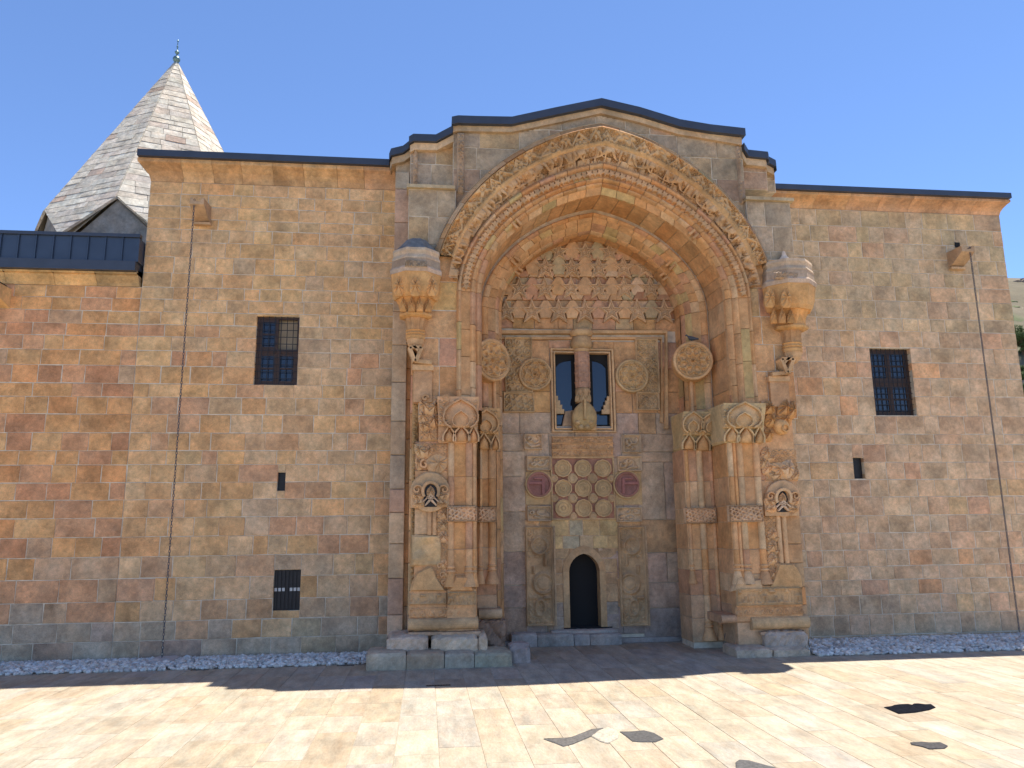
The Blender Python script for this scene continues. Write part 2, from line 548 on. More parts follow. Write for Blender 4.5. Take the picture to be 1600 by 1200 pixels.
def backing(name, parent, x0, x1, z0, z1, Y, holes=(), mat=None, depth=0.16, top=None):
    xs = sorted({x0, x1, *[h[0] for h in holes], *[h[1] for h in holes]}); xs = [x for x in xs if x0 <= x <= x1]
    zs = sorted({z0, z1, *[h[2] for h in holes], *[h[3] for h in holes]}); zs = [z for z in zs if z0 <= z <= z1]
    mb = MB()
    for i in range(len(xs) - 1):
        for k in range(len(zs) - 1):
            cx, cz = (xs[i] + xs[i + 1]) / 2, (zs[k] + zs[k + 1]) / 2
            if any(h[0] < cx < h[1] and h[2] < cz < h[3] for h in holes): continue
            mb.add(*box(xs[i], xs[i + 1], Y, Y + depth, zs[k], zs[k + 1]), MMC)
    return mb.build(name, mat or MMORT, parent)


MMC = (0.5, 0.42, 0.3)


def cornice(parent, x0, x1, prof, n, pal, skew0=0.0, skew1=0.0, name='cornice_stone', Y=0.0):
    """prof: (projection, z) from the bottom up"""
    xs = [x0 + (x1 - x0) * i / n + (rnd.uniform(-.06, .06) if 0 < i < n else 0) for i in range(n + 1)]
    pmax = max(p for p, _ in prof)
    for i in range(n):
        a, b = xs[i] + 0.004, xs[i + 1] - 0.004
        rings = []
        for (p, z) in prof:
            aa = a - (skew0 * p / pmax if i == 0 else 0); bb = b + (skew1 * p / pmax if i == n - 1 else 0)
            rings.append([(aa, Y - p, z), (bb, Y - p, z), (bb, Y + 0.3, z), (aa, Y + 0.3, z)])
        v, f = loft(rings)
        mk(name, v, f, MS, parent, pal((a + b) / 2, 11))


def caps(name, parent, pts, mat, yb=None, col=(0.4, 0.3, 0.2)):
    """band along a stepped roof edge; pts: (x, yfront, ztop, zbottom)"""
    rings = []
    for (x, yf, zt, zb) in pts:
        b = yb if yb is not None else yf + 0.6
        rings.append([(x, yf, zb), (x, yf, zt), (x, b, zt), (x, b, zb)])
    v, f = loft(rings)
    return mk(name, v, f, mat, parent, col)


def barred_window(parent, rect, Y, rec, open_tr=False, cols=8, rows=12):
    x0, x1, z0, z1 = rect
    wroot = MB()
    fw = 0.06; wd, hg = x1 - x0, z1 - z0; xm, zm = (x0 + x1) / 2, z0 + hg * 0.5
    yf = Y + rec
    for q in ((x0, x0 + fw, z0, z1), (x1 - fw, x1, z0, z1)): wroot.add(*box(q[0], q[1], yf, yf + .09, q[2], q[3]))
    for q in ((x0 + fw, x1 - fw, z1 - fw, z1), (x0 + fw, x1 - fw, z0, z0 + fw), (x0 + fw, x1 - fw, zm - .05, zm + .05)): wroot.add(*box(q[0], q[1], yf + .002, yf + .088, q[2], q[3]))
    win = wroot.build('barred_window', MWOOD, parent)
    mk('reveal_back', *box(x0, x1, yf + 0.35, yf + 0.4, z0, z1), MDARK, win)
    for ix, (a, b) in enumerate(((x0 + fw, xm), (xm, x1 - fw))):
        for iz, (c, d) in enumerate(((z0 + fw, zm - .05), (zm + .05, z1 - fw))):
            if open_tr and ix == 1 and iz == 1: continue
            s = MB(); t = 0.075; zc = (c + d) / 2
            ya, yb_ = yf + .02, yf + .07
            for q in ((a + .003, a + t, c, d), (b - t, b - .003, c, d)): s.add(*box(q[0], q[1], ya, yb_, q[2], q[3]))
            for q in ((a + t, b - t, c, c + t), (a + t, b - t, d - t, d), (a + t, b - t, zc - .025, zc + .025)): s.add(*box(q[0], q[1], ya + .002, yb_ - .002, q[2], q[3]))
            s.build('sash', MWOOD, win)
            mk('pane', *box(a + t * .9, b - t * .9, yf + .042, yf + .05, c + t * .9, zc - .02), MGLASS, win)
            mk('pane', *box(a + t * .9, b - t * .9, yf + .042, yf + .05, zc + .02, d - t * .9), MGLASS, win)
    g = MB(); r = 0.008
    for i in range(1, cols):
        x = x0 + wd * i / cols; g.add(*box(x - r, x + r, yf - .055, yf - .039, z0, z1))
    for i in range(1, rows):
        z = z0 + hg * i / rows; g.add(*box(x0, x1, yf - .054, yf - .04, z - r, z + r))
    g.build('iron_grille', MIRON, win)
    return win


# ------------------------------------------------------------------ ground
mk('ground', *box(-900, 900, -900, 900, -0.4, -0.06), MEARTH, kind='structure')
pav = mk('pavement', *box(-45, 50, -60, 1.4, -0.05, -0.008), MJOINT, kind='structure')
slabs = []
RW = 0.60
x = -42.4
while x < 48:
    y = -0.9 - rnd.uniform(0, 1.2)
    ytop = -1.5 if x < -1.4 else (-2.3 if x > 8.9 else 0.35)
    y = ytop
    first = True
    while y > -55:
        ln = rnd.uniform(0.9, 2.1)
        if first: ln = rnd.uniform(0.4, 1.6); first = False
        slabs.append((x, x + RW, y - ln, y)); y -= ln
    x += RW


def slab_seen(q):
    cx, cy = (q[0] + q[1]) / 2, (q[2] + q[3]) / 2
    d = np.array([cx, cy - CY, -HC]); dp = d @ AF
    if dp < 1: return -1
    uu, vv = 800 + F * (d @ AR) / dp, 600 - F * (d @ AU) / dp
    if not (-120 < uu < 1720 and 900 < vv < 1290): return -1
    return (q[1] - q[0]) * (q[3] - q[2]) / dp ** 2


slabs.sort(key=lambda q: -slab_seen(q))
TRAV = [(4, (0.40, 0.335, 0.245)), (3, (0.41, 0.35, 0.265)), (2, (0.39, 0.315, 0.22)), (1, (0.385, 0.335, 0.265)), (0.5, (0.38, 0.30, 0.205))]
ex = MB()
for i, (a, b, c, d) in enumerate(slabs):
    g_ = 0.0035; zt = rnd.uniform(-0.0015, 0.0015); bv = 0.004
    v = [(a + g_ + bv, c + g_ + bv, zt), (b - g_ - bv, c + g_ + bv, zt), (b - g_ - bv, d - g_ - bv, zt), (a + g_ + bv, d - g_ - bv, zt)]
    v += [(a + g_, c + g_, zt - bv), (b - g_, c + g_, zt - bv), (b - g_, d - g_, zt - bv), (a + g_, d - g_, zt - bv)]
    v += [(p[0], p[1], -0.03) for p in v[4:8]]
    f = [(0, 1, 2, 3)] + [(4 + k, 4 + (k + 1) % 4, (k + 1) % 4, k) for k in range(4)] + [(8 + k, 8 + (k + 1) % 4, 4 + (k + 1) % 4, 4 + k) for k in range(4)]
    col = jitc(pick(TRAV), 0.05)
    if i < 300 and slab_seen((a, b, c, d)) > 0: mk('paving_slab', v, f, MP, pav, col)
    else: ex.add(v, f, col)
ex.build('paving_slab', MP, pav, kind='stuff')


def pebbles(name, regions, n, label):
    base = np.array([(0, 0, 1), (.89, 0, .45), (.28, .85, .45), (-.72, .53, .45), (-.72, -.53, .45), (.28, -.85, .45),
                     (.72, .53, -.45), (-.28, .85, -.45), (-.89, 0, -.45), (-.28, -.85, -.45), (.72, -.53, -.45), (0, 0, -1)])
    tri = np.array([(0, 1, 2), (0, 2, 3), (0, 3, 4), (0, 4, 5), (0, 5, 1), (1, 6, 2), (2, 7, 3), (3, 8, 4), (4, 9, 5), (5, 10, 1),
                    (2, 6, 7), (3, 7, 8), (4, 8, 9), (5, 9, 10), (1, 10, 6), (6, 11, 7), (7, 11, 8), (8, 11, 9), (9, 11, 10), (10, 11, 6)])
    V = []; T = []; C = []
    for k in range(n):
        x0, x1, y0, y1 = regions[k % len(regions)]
        px, py = nr.uniform(x0, x1), nr.uniform(y0, y1)
        r = nr.uniform(0.035, 0.075); a = nr.uniform(0, 6.28)
        s = np.array([nr.uniform(.8, 1.5), nr.uniform(.7, 1.1), nr.uniform(.5, .9)]) * r
        q = base * (1 + nr.uniform(-.22, .22, (12, 1))) * s
        q = np.stack([q[:, 0] * math.cos(a) - q[:, 1] * math.sin(a), q[:, 0] * math.sin(a) + q[:, 1] * math.cos(a), q[:, 2]], 1)
        edge = min(py - y0, y1 - py)
        q += (px, py, 0.02 + nr.uniform(0, .06) * min(1, edge / .3))
        T.append(tri + 12 * k); V.append(q)
        c = nr.choice(3, p=[.6, .25, .15]); c = [(0.78, 0.72, 0.63), (0.58, 0.53, 0.47), (0.70, 0.61, 0.50)][c]
        C.append(np.tile(np.array(c) * nr.uniform(.8, 1.1), (12, 1)))
    o = mk(name, np.concatenate(V), np.concatenate(T), MG, None, np.concatenate(C), kind='stuff')
    return tag(o, label, 'gravel', 'white gravel drainage strips along the wall foot')


pebbles('gravel_strip', [(-15.0, -1.35, -1.5, 0.02)], 5200, 'strip of pale grey gravel along the wall left of the portal')
pebbles('gravel_strip', [(9.1, 19.5, -2.3, 0.02)], 5600, 'strip of pale grey gravel along the wall right of the portal')

# ------------------------------------------------------------------ far terrain and trees at the right edge
nx_, ny_ = 110, 60
HR = PZ(1590, 431, 110)
gx, gy = np.meshgrid(np.linspace(36, 420, nx_), np.linspace(22, 330, ny_))
up_ = np.clip((gy - 24) / 86, 0, 1) ** 1.05
hz = HR * up_ * np.clip((gx - 38) / 24, 0, 1) * (1 + .10 * np.clip((gx - 120) / 60, 0, 1))
hz = hz + (1.2 * np.sin(gx * .13 + gy * .05) + .8 * np.sin(gx * .31 + 1) * np.sin(gy * .27) + nr.uniform(-.4, .4, gx.shape)) * np.clip((gy - 24) / 20, 0, 1) * np.clip((110 - gy) / 20, 0, 1)
hz = np.maximum(hz, -.2) - 0.2
HX = stone_mat('hill_ground', grain=0.8, mottling=0.5, bump=0.4, sc1=0.06, stain=0.2)
hn = HX.node_tree.nodes
idx = np.arange(nx_ * ny_).reshape(ny_, nx_)
fc = np.stack([idx[:-1, :-1], idx[:-1, 1:], idx[1:, 1:], idx[1:, :-1]], -1).reshape(-1, 4)
gsel = (np.sin(gx * .11) + np.sin(gy * .13 + gx * .04) + nr.uniform(-1, 1, gx.shape)) > 0.2
hc = np.where(gsel[..., None], np.array((0.085, 0.10, 0.035)), np.array((0.145, 0.12, 0.075)))
hill = mk('hillside', np.stack([gx, gy, hz], -1).reshape(-1, 3), fc, HX, None, hc.reshape(-1, 3), kind='structure')
rb = MB()


def hill_z(x_, y_):
    i = int(np.clip((x_ - 36) / 384 * (nx_ - 1), 0, nx_ - 1)); j = int(np.clip((y_ - 22) / 308 * (ny_ - 1), 0, ny_ - 1))
    return hz[j, i]


for k in range(600):
    by_ = rnd.uniform(40, 108); bx_ = (by_ + 20) * rnd.uniform(.83, 1.1)
    s = rnd.uniform(.3, 1.1); bz = hill_z(bx_, by_)
    c = [(0.32, 0.26, 0.19), (0.26, 0.20, 0.15), (0.10, 0.12, 0.05), (0.14, 0.15, 0.07)][rnd.randrange(4)]
    pts = []
    for zz, rr in ((-.5, 1.0), (.25, .9), (.55, .5)):
        pts.append([(bx_ + s * rr * math.cos(a) * rnd.uniform(.7, 1.5), by_ + s * rr * math.sin(a) * rnd.uniform(.7, 1.2), bz + s * zz * rnd.uniform(.6, 1.2)) for a in (0, 1.05, 2.1, 3.14, 4.2, 5.2)])
    rb.add(*loft(pts), c)
rb.build('rock_outcrop', HX, hill, kind='stuff')

MLEAF = stone_mat('foliage', grain=0.4, mottling=0.3, bump=0.0, stain=0.0)


def tree(name, x_, y_, h, wd, label, group, zb=0.0):
    root = empty(name, (x_, y_, zb)); tag(root, label, 'tree', group)
    rings = []
    for k in range(5):
        t = k / 4; r = 0.05 * h * (1 - .7 * t)
        rings.append([(x_ + .2 * math.sin(3 * t) + r * math.cos(a), y_ + r * math.sin(a), zb + h * .55 * t) for a in np.linspace(0, 6.28, 8)[:-1]])
    tr = MB().add(*loft(rings), (0.12, 0.09, 0.06))
    for k in range(6):
        a = rnd.uniform(0, 6.28); z0 = zb + h * rnd.uniform(.25, .5); e = (x_ + wd * .35 * math.cos(a), y_ + wd * .35 * math.sin(a), z0 + h * .25)
        tr.add(*loft([[(x_ + .08 * math.cos(b), y_ + .08 * math.sin(b), z0) for b in (0, 2, 4)], [(e[0] + .03 * math.cos(b), e[1] + .03 * math.sin(b), e[2]) for b in (0, 2, 4)]]), (0.12, 0.09, 0.06))
    tr.build('trunk', MC, root)
    n = 5200
    cl = [(rnd.uniform(-.5, .5) * wd * .8, rnd.uniform(-.5, .5) * wd * .8, h * rnd.uniform(.22, .88), rnd.uniform(.16, .3) * wd) for _ in range(16)]
    ci = nr.randint(0, 16, n); cl = np.array(cl)[ci]
    d = nr.normal(size=(n, 3)); d /= np.linalg.norm(d, axis=1, keepdims=True)
    p = cl[:, :3] + d * (cl[:, 3] * nr.uniform(.5, 1.05, n) ** .6)[:, None] * (1, 1, .8) + (x_, y_, zb)
    a1 = nr.normal(size=(n, 3)); a1 /= np.linalg.norm(a1, axis=1, keepdims=True); a2 = np.cross(a1, d); s = nr.uniform(.09, .17, (n, 1))
    V = np.stack([p - a1 * s, p - a2 * s * .5, p + a1 * s, p + a2 * s * .5], 1).reshape(-1, 3)
    Fc = np.arange(4 * n).reshape(n, 4)
    c = np.array([(0.075, 0.11, 0.03), (0.055, 0.085, 0.025), (0.10, 0.13, 0.045)])[nr.randint(0, 3, n)]
    mk('crown', V, Fc, MLEAF, root, np.repeat(c, 4, 0))


# positions just outside the end of the right wall, far behind it
def on_hill(u, v):
    """place on the slope that is seen at this point of the picture"""
    for y_ in np.arange(30, 109, 1.0):
        if hill_z(PX(u, v, y_), y_) >= PZ(u, v, y_): return PX(u, v, y_), y_
    return PX(u, v, 70), 70


for (u, v, h, wd, lab) in ((1600, 574, 4.2, 3.6, 'bushy green tree on the hillside, highest one beside the right wall corner'), (1599, 606, 2.6, 2.4, 'small green tree below the bushy one beside the right wall corner'), (1602, 640, 3.0, 3.0, 'lowest green tree on the slope touching the right wall corner')):
    tx_, ty_ = on_hill(u, v)
    tree('leafy_tree', tx_, ty_, h, wd, lab, 'trees on the slope at the right edge', hill_z(tx_, ty_) - .2)

# ------------------------------------------------------------------ tall wall left of the portal
XL0, XL1 = PX(235, 287, 0), -0.72
lw = empty('stone_wall', (-4.3, 0, 0))
tag(lw, 'tall golden stone wall left of the portal, with a barred window and a rain spout', 'wall', 'ashlar walls of the building')
zl = [0.0] + [PZ(200, v, 0) for v in (1002, 972, 940, 904, 870, 839, 809, 781, 754, 726, 704, 676, 647, 620, 599, 571, 547, 525, 506, 486, 466, 447)]
zl += [PZ(426, v, 0) for v in (430, 405, 382, 362, 346, 327, 308, 290)]
WL = R(397, 494, 469, 602, 0.0); WL = (PX(396, 600, 0), PX(468, 500, 0), WL[2], WL[3])
HL = R(427, 890, 469, 954, 0.0); SL = R(433, 738, 446, 767, 0.0)
holesL = [WL, HL, SL]
backing('mortar_bed', lw, XL0, XL1, 0, zl[-1], 0.013, holesL)
stones(lw, XL0, XL1, zl, 0.0, pal_left, 0.45, 0.92, holesL)
zc0 = zl[-1]; zc1 = PZ(426, 253, -0.42)
hh_ = zc1 - zc0; prof = [(0.0, zc0 + .005), (0.015, zc0 + .12 * hh_), (0.05, zc0 + .3 * hh_), (0.13, zc0 + .5 * hh_), (0.27, zc0 + .7 * hh_), (0.36, zc0 + .78 * hh_), (0.38, zc0 + .82 * hh_), (0.38, zc1)]
cornice(lw, XL0, -.93, prof, 8, lambda x, z: jitc(mixc((0.50, 0.335, 0.19), pick([(3, OCHRE), (2, PINK), (2, GOLD)]), .3), .05), skew0=0.24)
zt = PZ(426, 242, -0.5) + .02
caps('roof_edge', lw, [(PX(214, 240, -.5), -.50, zt, zc1 + .003), (-.93, -.50, zt, zc1 + .003)], MMETAL, yb=0.6)
mk('wall_core', *box(XL0 + .02, XL1, .26, 20, 0, zc1 - .1), MBODY, lw)
barred_window(lw, WL, 0.0, 0.10, open_tr=True, cols=7, rows=10)
# shutter hatch near the ground
x0, x1, z0, z1 = HL
hm = mk('hatch', *box(x0, x1, .10, .16, z0, z1), MIRON, lw)
for i in range(7):
    xx = x0 + (x1 - x0) * (i + .5) / 7
    mk('slat', *box(xx - .025, xx + .025, .075, .099, z0 + .03, z1 - .03), MIRON, hm)
MPLATE = flat_mat('pale_plate', (0.5, 0.48, 0.44), 0.6)
for i in (0, 1, 2, 4, 5, 6):
    xx = x0 + (x1 - x0) * (i + .5) / 7; zz = PZ(448, 921, .07)
    mk('badge', *box(xx - .032, xx + .032, .066, .075, zz - .04, zz + .04), MPLATE, hm)
mk('slit_window', *box(SL[0], SL[1], .10, .16, SL[2], SL[3]), MIRON, lw)


def spout(parent, u0, v0, u1, v1, side):
    """stone gargoyle channel: front lip up and out, underside sloping back to the wall"""
    ly = -0.62
    xa, xb = PX(u0, v0, ly), PX(u1, v0, ly); zf = PZ((u0 + u1) / 2, v0, ly)
    wa, wb = xa - .01, xb + .02
    secs = []
    for y_, xl, xr, zt_, zb_ in ((ly, xa, xb, zf, zf - .17), (ly + .12, xa - .005, xb + .005, zf, zf - .24), (-.22, xa - .0, xb + .01, zf + .01, zf - .38), (.0, wa, wb, zf + .02, zf - .46), (.1, wa, wb, zf + .02, zf - .46)):
        xm = (xl + xr) / 2; q = .32 * (xr - xl)
        secs.append([(xl, y_, zb_), (xr, y_, zb_), (xr, y_, zt_), (xm + q, y_, zt_), (xm + q * .7, y_, zt_ - .09), (xm - q * .7, y_, zt_ - .09), (xm - q, y_, zt_), (xl, y_, zt_)])
    v, f = loft(secs)
    s = mk('rain_spout', v, f, MC, parent, (0.44, 0.31, 0.19))
    mk('spout_bracket', *box(wa - .01, wb + .03, -.14, .02, zf - .53, zf - .463), MC, s, (0.45, 0.32, 0.19))
    return xa, xb, zf, ly


def chain(xc, y, ztop, zbot, label):
    mb = MB(); z = ztop; k = 0; L = .085
    ring = []
    while z > zbot:
        v = []; f = []
        na, nb = 8, 4; r = .008
        for i in range(na):
            a = 2 * math.pi * i / na
            cx, cz = .021 * math.cos(a), .5 * L * math.sin(a) * 1.12
            for j in range(nb):
                b = 2 * math.pi * j / nb + .6
                ox, oy = cx + r * math.cos(b) * math.cos(a), r * math.sin(b); oz = cz + r * math.cos(b) * math.sin(a)
                v.append((xc + ox, y + oy, z - L / 2 + oz) if k % 2 == 0 else (xc + oy, y + ox, z - L / 2 + oz))
        for i in range(na):
            for j in range(nb):
                f.append((i * nb + j, ((i + 1) % na) * nb + j, ((i + 1) % na) * nb + (j + 1) % nb, i * nb + (j + 1) % nb))
        mb.add(v, f); z -= L * .86; k += 1
    o = mb.build('rain_chain', MCHAIN, None, smooth=True)
    return tag(o, label, 'rain chain', 'rain chains hanging from the stone spouts')


xa, xb, zf, ly = spout(lw, 297, 309, 319, 312, -1)
chain(PX(303, 316, ly), ly + .03, zf - .02, 0.03, 'dark steel rain chain hanging down the tall wall left of the portal')

# ------------------------------------------------------------------ low wall at the far left
lo = empty('stone_wall', (-11.5, 0, 0))
tag(lo, 'low reddish stone wall at far left under a blue-black seamed metal roof', 'wall', 'ashlar walls of the building')
XF0 = -16.0
zo = [z for z in zl if z < PZ(111, 452, 0)]
ztop = PZ(111, 446, 0); zo = zo + [ztop] if ztop - zo[-1] > .12 else zo[:-1] + [ztop]
backing('mortar_bed', lo, XF0, XL0 - .006, 0, ztop, 0.013)
stones(lo, XF0, XL0 - .004, zo, 0.0, pal_low, 0.5, 1.0)
zb = PZ(111, 422, -.3)
prof = [(0.02, ztop + .005), (0.05, ztop + .08), (.16, ztop + .22), (.17, ztop + .25), (.17, ztop + .29), (.19, ztop + .30), (.2, ztop + .4), (.26, zb - .05), (.26, zb)]
cornice(lo, XF0, XL0 - .05, prof, 8, lambda x, z: jitc(pick([(3, GOLD), (2, (0.44, 0.31, 0.16)), (1, OCHRE)]), .07))
z1 = PZ(111, 404, -.45); z2 = PZ(111, 372, -.2)
MSOF = MMETAL
caps('roof_edge', lo, [(XF0, -.40, z1, zb + .004), (XL0 - .06, -.40, z1, zb + .004)], MMETAL, yb=0.3)
rf = caps('metal_roof', lo, [(XF0, -.34, z2, z1 + .003), (XL0 - .02, -.34, z2, z1 + .003)], MSEAM, yb=4.0)
mk('roof_ridge', *box(XF0, XL0 + .0, -.40, -.24, z2 + .003, z2 + .09), MMETAL, rf)
k = 0
xx = XL0 - .42
while xx > XF0:
    mk('seam', *box(xx - .012, xx + .012, -.38, -.341, z1 + .003, z2), MSEAM, rf); xx -= .42
mk('wall_core', *box(XF0, XL0 + .01, .26, 20, 0, z1 - .1), MBODY, lo)
x0, x1, z0, z1_ = R(-22, 447, 7, 478, -.25)
s = mk('rain_spout', *loft([[(x0, -.5, z0 + .18), (x1, -.5, z0 + .18), (x1, -.5, z1_), (x0, -.5, z1_)], [(x0, .05, z0), (x1 + .03, .05, z0), (x1 + .03, .05, z1_), (x0, .05, z1_)]]), MC, lo, GOLD)
mk('channel_shadow', *box(x0 + .05, x1 - .04, -.52, -.1, z1_ + .002, z1_ + .06), MIRON, s)  # black slab painting in the shadow of the spout channel

# ------------------------------------------------------------------ wall right of the portal
XR0, XR1 = 9.30, PX(1597, 590, 0.0)
rw = empty('stone_wall', (13.5, 0, 0))
tag(rw, 'pale grey-beige stone wall right of the portal, ending at a sharp corner', 'wall', 'ashlar walls of the building')
zr = [0.0] + [PZ(1400, v, 0) for v in (991, 959, 929, 905, 884, 858.5, 832, 805, 776, 749, 722, 694, 678, 649.5, 619, 590.5, 566, 543, 517.5, 497.5, 470, 447.5, 426, 404, 380.5, 356, 331)]
WR = R(1357, 544, 1426, 649, 0.0); WR = (PX(1357, 560, 0) + .06, PX(1421, 560, 0) + .05, WR[2], WR[3])
SR = R(1334, 715, 1351, 748, 0.0)
backing('mortar_bed', rw, XR0, XR1 - .02, 0, zr[-1], 0.013, [WR, SR])
stones(rw, XR0, XR1, zr, 0.0, pal_right, 0.42, 0.88, [WR, SR])
zc0 = zr[-1]; zc1r = PZ(1400, 304, -0.42)
hh_ = zc1r - zc0; prof = [(0.0, zc0 + .005), (0.015, zc0 + .12 * hh_), (0.05, zc0 + .3 * hh_), (0.13, zc0 + .5 * hh_), (0.27, zc0 + .7 * hh_), (0.36, zc0 + .78 * hh_), (0.38, zc0 + .82 * hh_), (0.38, zc1r)]
cornice(rw, XR0, XR1, prof, 8, lambda x, z: jitc(mixc((0.52, 0.345, 0.20), pick([(3, PINK), (2, OCHRE)]), .35), .05), skew1=max(.1, PX(1580, 301, -.5) - XR1 - .04))
ztr = PZ(1400, 294, -0.5)
caps('roof_edge', rw, [(XR0 - .3, -.50, ztr, zc1r + .003), (PX(1580, 301, -.5), -.50, ztr, zc1r + .003)], MMETAL, yb=0.6)
mk('wall_core', *box(XR0, XR1 - .02, .26, 20, 0, zc1r - .1), MBODY, rw)
barred_window(rw, WR, 0.0, 0.16, cols=9, rows=12)
mk('slit_window', *box(SR[0], SR[1], .14, .2, SR[2], SR[3]), MIRON, rw)
xa, xb, zf, ly = spout(rw, 1502, 384, 1522, 384, 1)
chain(PX(1516, 386, ly), ly + .03, zf - .02, 0.25, 'dark steel rain chain hanging near the corner of the right wall')

# ------------------------------------------------------------------ pyramidal stone roof behind the left wall
SX, SY, SZA, SZR, SRD, SPH, SZV, SKV = -10.497, 10.0, 22.25, 14.282, 4.196, 0.821, 12.777, 1.029
tw = empty('stone_spire', (SX, SY, 9.0))
tag(tw, 'octagonal pyramid roof of pale stone slabs with a metal finial, behind the left walls', 'spire')
apex = np.array([SX, SY, SZA])


def sp(a, z, r): return np.array([SX - r * math.sin(a), SY - r * math.cos(a), z])


q4 = math.pi / 4
PALE = [(5, (0.60, 0.53, 0.42)), (2, (0.56, 0.49, 0.39)), (1.2, (0.53, 0.45, 0.36)), (1.5, (0.63, 0.565, 0.455)), (0.4, (0.48, 0.36, 0.27))]
sn = 0; extra = MB()
facets = []
for k in range(8):
    a = SPH + k * q4
    facets.append((k, a))
facets.sort(key=lambda q: -math.cos(q[1] + q4 / 2))
for k, a in facets:
    A, B, Vv = sp(a, SZR, SRD), sp(a + q4, SZR, SRD), sp(a + q4 / 2, SZV, SRD * SKV)
    # core panel a little below the slabs
    mk('roof_bed', [apex, A, Vv, B], [(0, 1, 2), (0, 2, 3)], MMORT, tw, MMC)
    mid = (A + B) / 2; nrm = np.cross(A - apex, B - apex); nrm /= np.linalg.norm(nrm)
    if nrm @ (mid - np.array([SX, SY, SZR - 3])) < 0: nrm = -nrm
    ax = (B - A) / np.linalg.norm(B - A); up = apex - mid; Lh = np.linalg.norm(up); up = up / Lh
    half = np.linalg.norm(B - A) / 2
    low = (Vv - mid) @ up                       # negative
    courses = []; zc = low
    while zc < Lh - .3:
        courses.append(zc); zc += rnd.uniform(.27, .36)
    courses.append(Lh - .1)
    for c0, c1 in zip(courses[:-1], courses[1:]):
        def wid(z_):
            return half * (1 - z_ / Lh) if z_ >= 0 else half * (1 - z_ / low)
        w0, w1 = wid(c0), wid(c1)
        wm = max(w0, w1); x_ = -wm
        while x_ < wm - 1e-6:
            e = x_ + rnd.uniform(.4, .85)
            if wm - e < .25: e = wm
            cs = []
            for (xx_, zz_, ww) in ((x_, c0, w0), (e, c0, w0), (e, c1, w1), (x_, c1, w1)):
                cs.append((max(-ww, min(ww, xx_)), zz_))
            x_ = e
            if abs(cs[1][0] - cs[0][0]) + abs(cs[2][0] - cs[3][0]) < .05: continue
            g_ = .006; lift = rnd.uniform(.03, .04)
            cxm = sum(q[0] for q in cs) / 4; czm = sum(q[1] for q in cs) / 4
            tops = []
            for (xx_, zz_) in cs:
                xx_ += g_ * (1 if xx_ < cxm else -1); zz_ += g_ * (1 if zz_ < czm else -1)
                tops.append((xx_, zz_))
            v = [tuple(mid + ax * p[0] + up * p[1] + nrm * (lift + rnd.uniform(-.006, .006) + (0.007 if p[1] < czm else 0))) for p in tops] + [tuple(mid + ax * p[0] + up * p[1] - nrm * .05) for p in tops]
            f = [(0, 1, 2, 3), (0, 4, 5, 1), (1, 5, 6, 2), (2, 6, 7, 3), (3, 7, 4, 0)]
            col = jitc(pick(PALE), .08)
            seen = nrm @ (np.array([0, CY, HC]) - mid) > 0 and (mid + ax * cxm + up * czm)[0] < -6.2
            sn += 1 if seen else 0
            if seen and sn <= 300: mk('roof_slab', v, f, MR, tw, col)
            else: extra.add(v, f, col)
    # drum: gabled wall under each ridge
    V0 = sp(a - q4 / 2, SZV, SRD * SKV)
    c_in = .965
    g0, g1, g2 = [np.array([SX + (p[0] - SX) * c_in, SY + (p[1] - SY) * c_in, p[2]]) for p in (V0, A, Vv)]
    v = [g0, g1, g2, np.array([g2[0], g2[1], 8.5]), np.array([g0[0], g0[1], 8.5])]
    mk('drum_wall', v, [(0, 1, 2, 3, 4)], MR, tw, (0.27, 0.25, 0.22))
    mk('ridge_stone', *loft([[tuple(p + d) for d in (np.array((0, 0, .05)), sp(a + 1.57, 0, .045) - np.array([SX, SY, 0]), np.array((0, 0, -.05)), sp(a - 1.57, 0, .045) - np.array([SX, SY, 0]))] for p in (A, apex)]), MR, tw, (0.40, 0.37, 0.30))
if extra.v: extra.build('roof_slab', MR, tw, kind='stuff')
fz = SZA - .50
rings = []
for r, z in ((0.245, fz + 0.000), (0.144, fz + 0.185), (0.094, fz + 0.355), (0.108, fz + 0.370), (0.072, fz + 0.414), (0.086, fz + 0.444), (0.144, fz + 0.533), (0.151, fz + 0.592), (0.108, fz + 0.681), (0.029, fz + 0.725), (0.029, fz + 0.799), (0.086, fz + 0.866), (0.094, fz + 0.903), (0.036, fz + 0.977), (0.020, fz + 1.006), (0.022, fz + 1.110), (0.043, fz + 1.154), (0.020, fz + 1.199), (0.014, fz + 1.369), (0.036, fz + 1.421), (0.006, fz + 1.495)):
    rings.append([(SX + r * math.cos(a), SY + r * math.sin(a), z) for a in np.linspace(0, 2 * math.pi, 11)[:-1]])
mk('finial', *loft(rings), MCOPPER, tw, smooth=True)

# ------------------------------------------------------------------ the carved portal
X0C = 4.55; YW = 0.75
ZS = 8.85
pt = empty('carved_portal', (X0C, -1.2, 0))
tag(pt, 'tall carved stone portal with concentric pointed arches, dark low door and twin window', 'portal')
WARM = (0.51, 0.315, 0.155); WARM2 = (0.52, 0.295, 0.13); PALEW = (0.53, 0.38, 0.22); GRN = (0.45, 0.36, 0.17)


def ringp(L, Rr, v, ua, va, Y):
    a = (PX(Rr, v, Y) - PX(L, v, Y)) / 2
    return (a, PZ(ua, va, Y), Y)


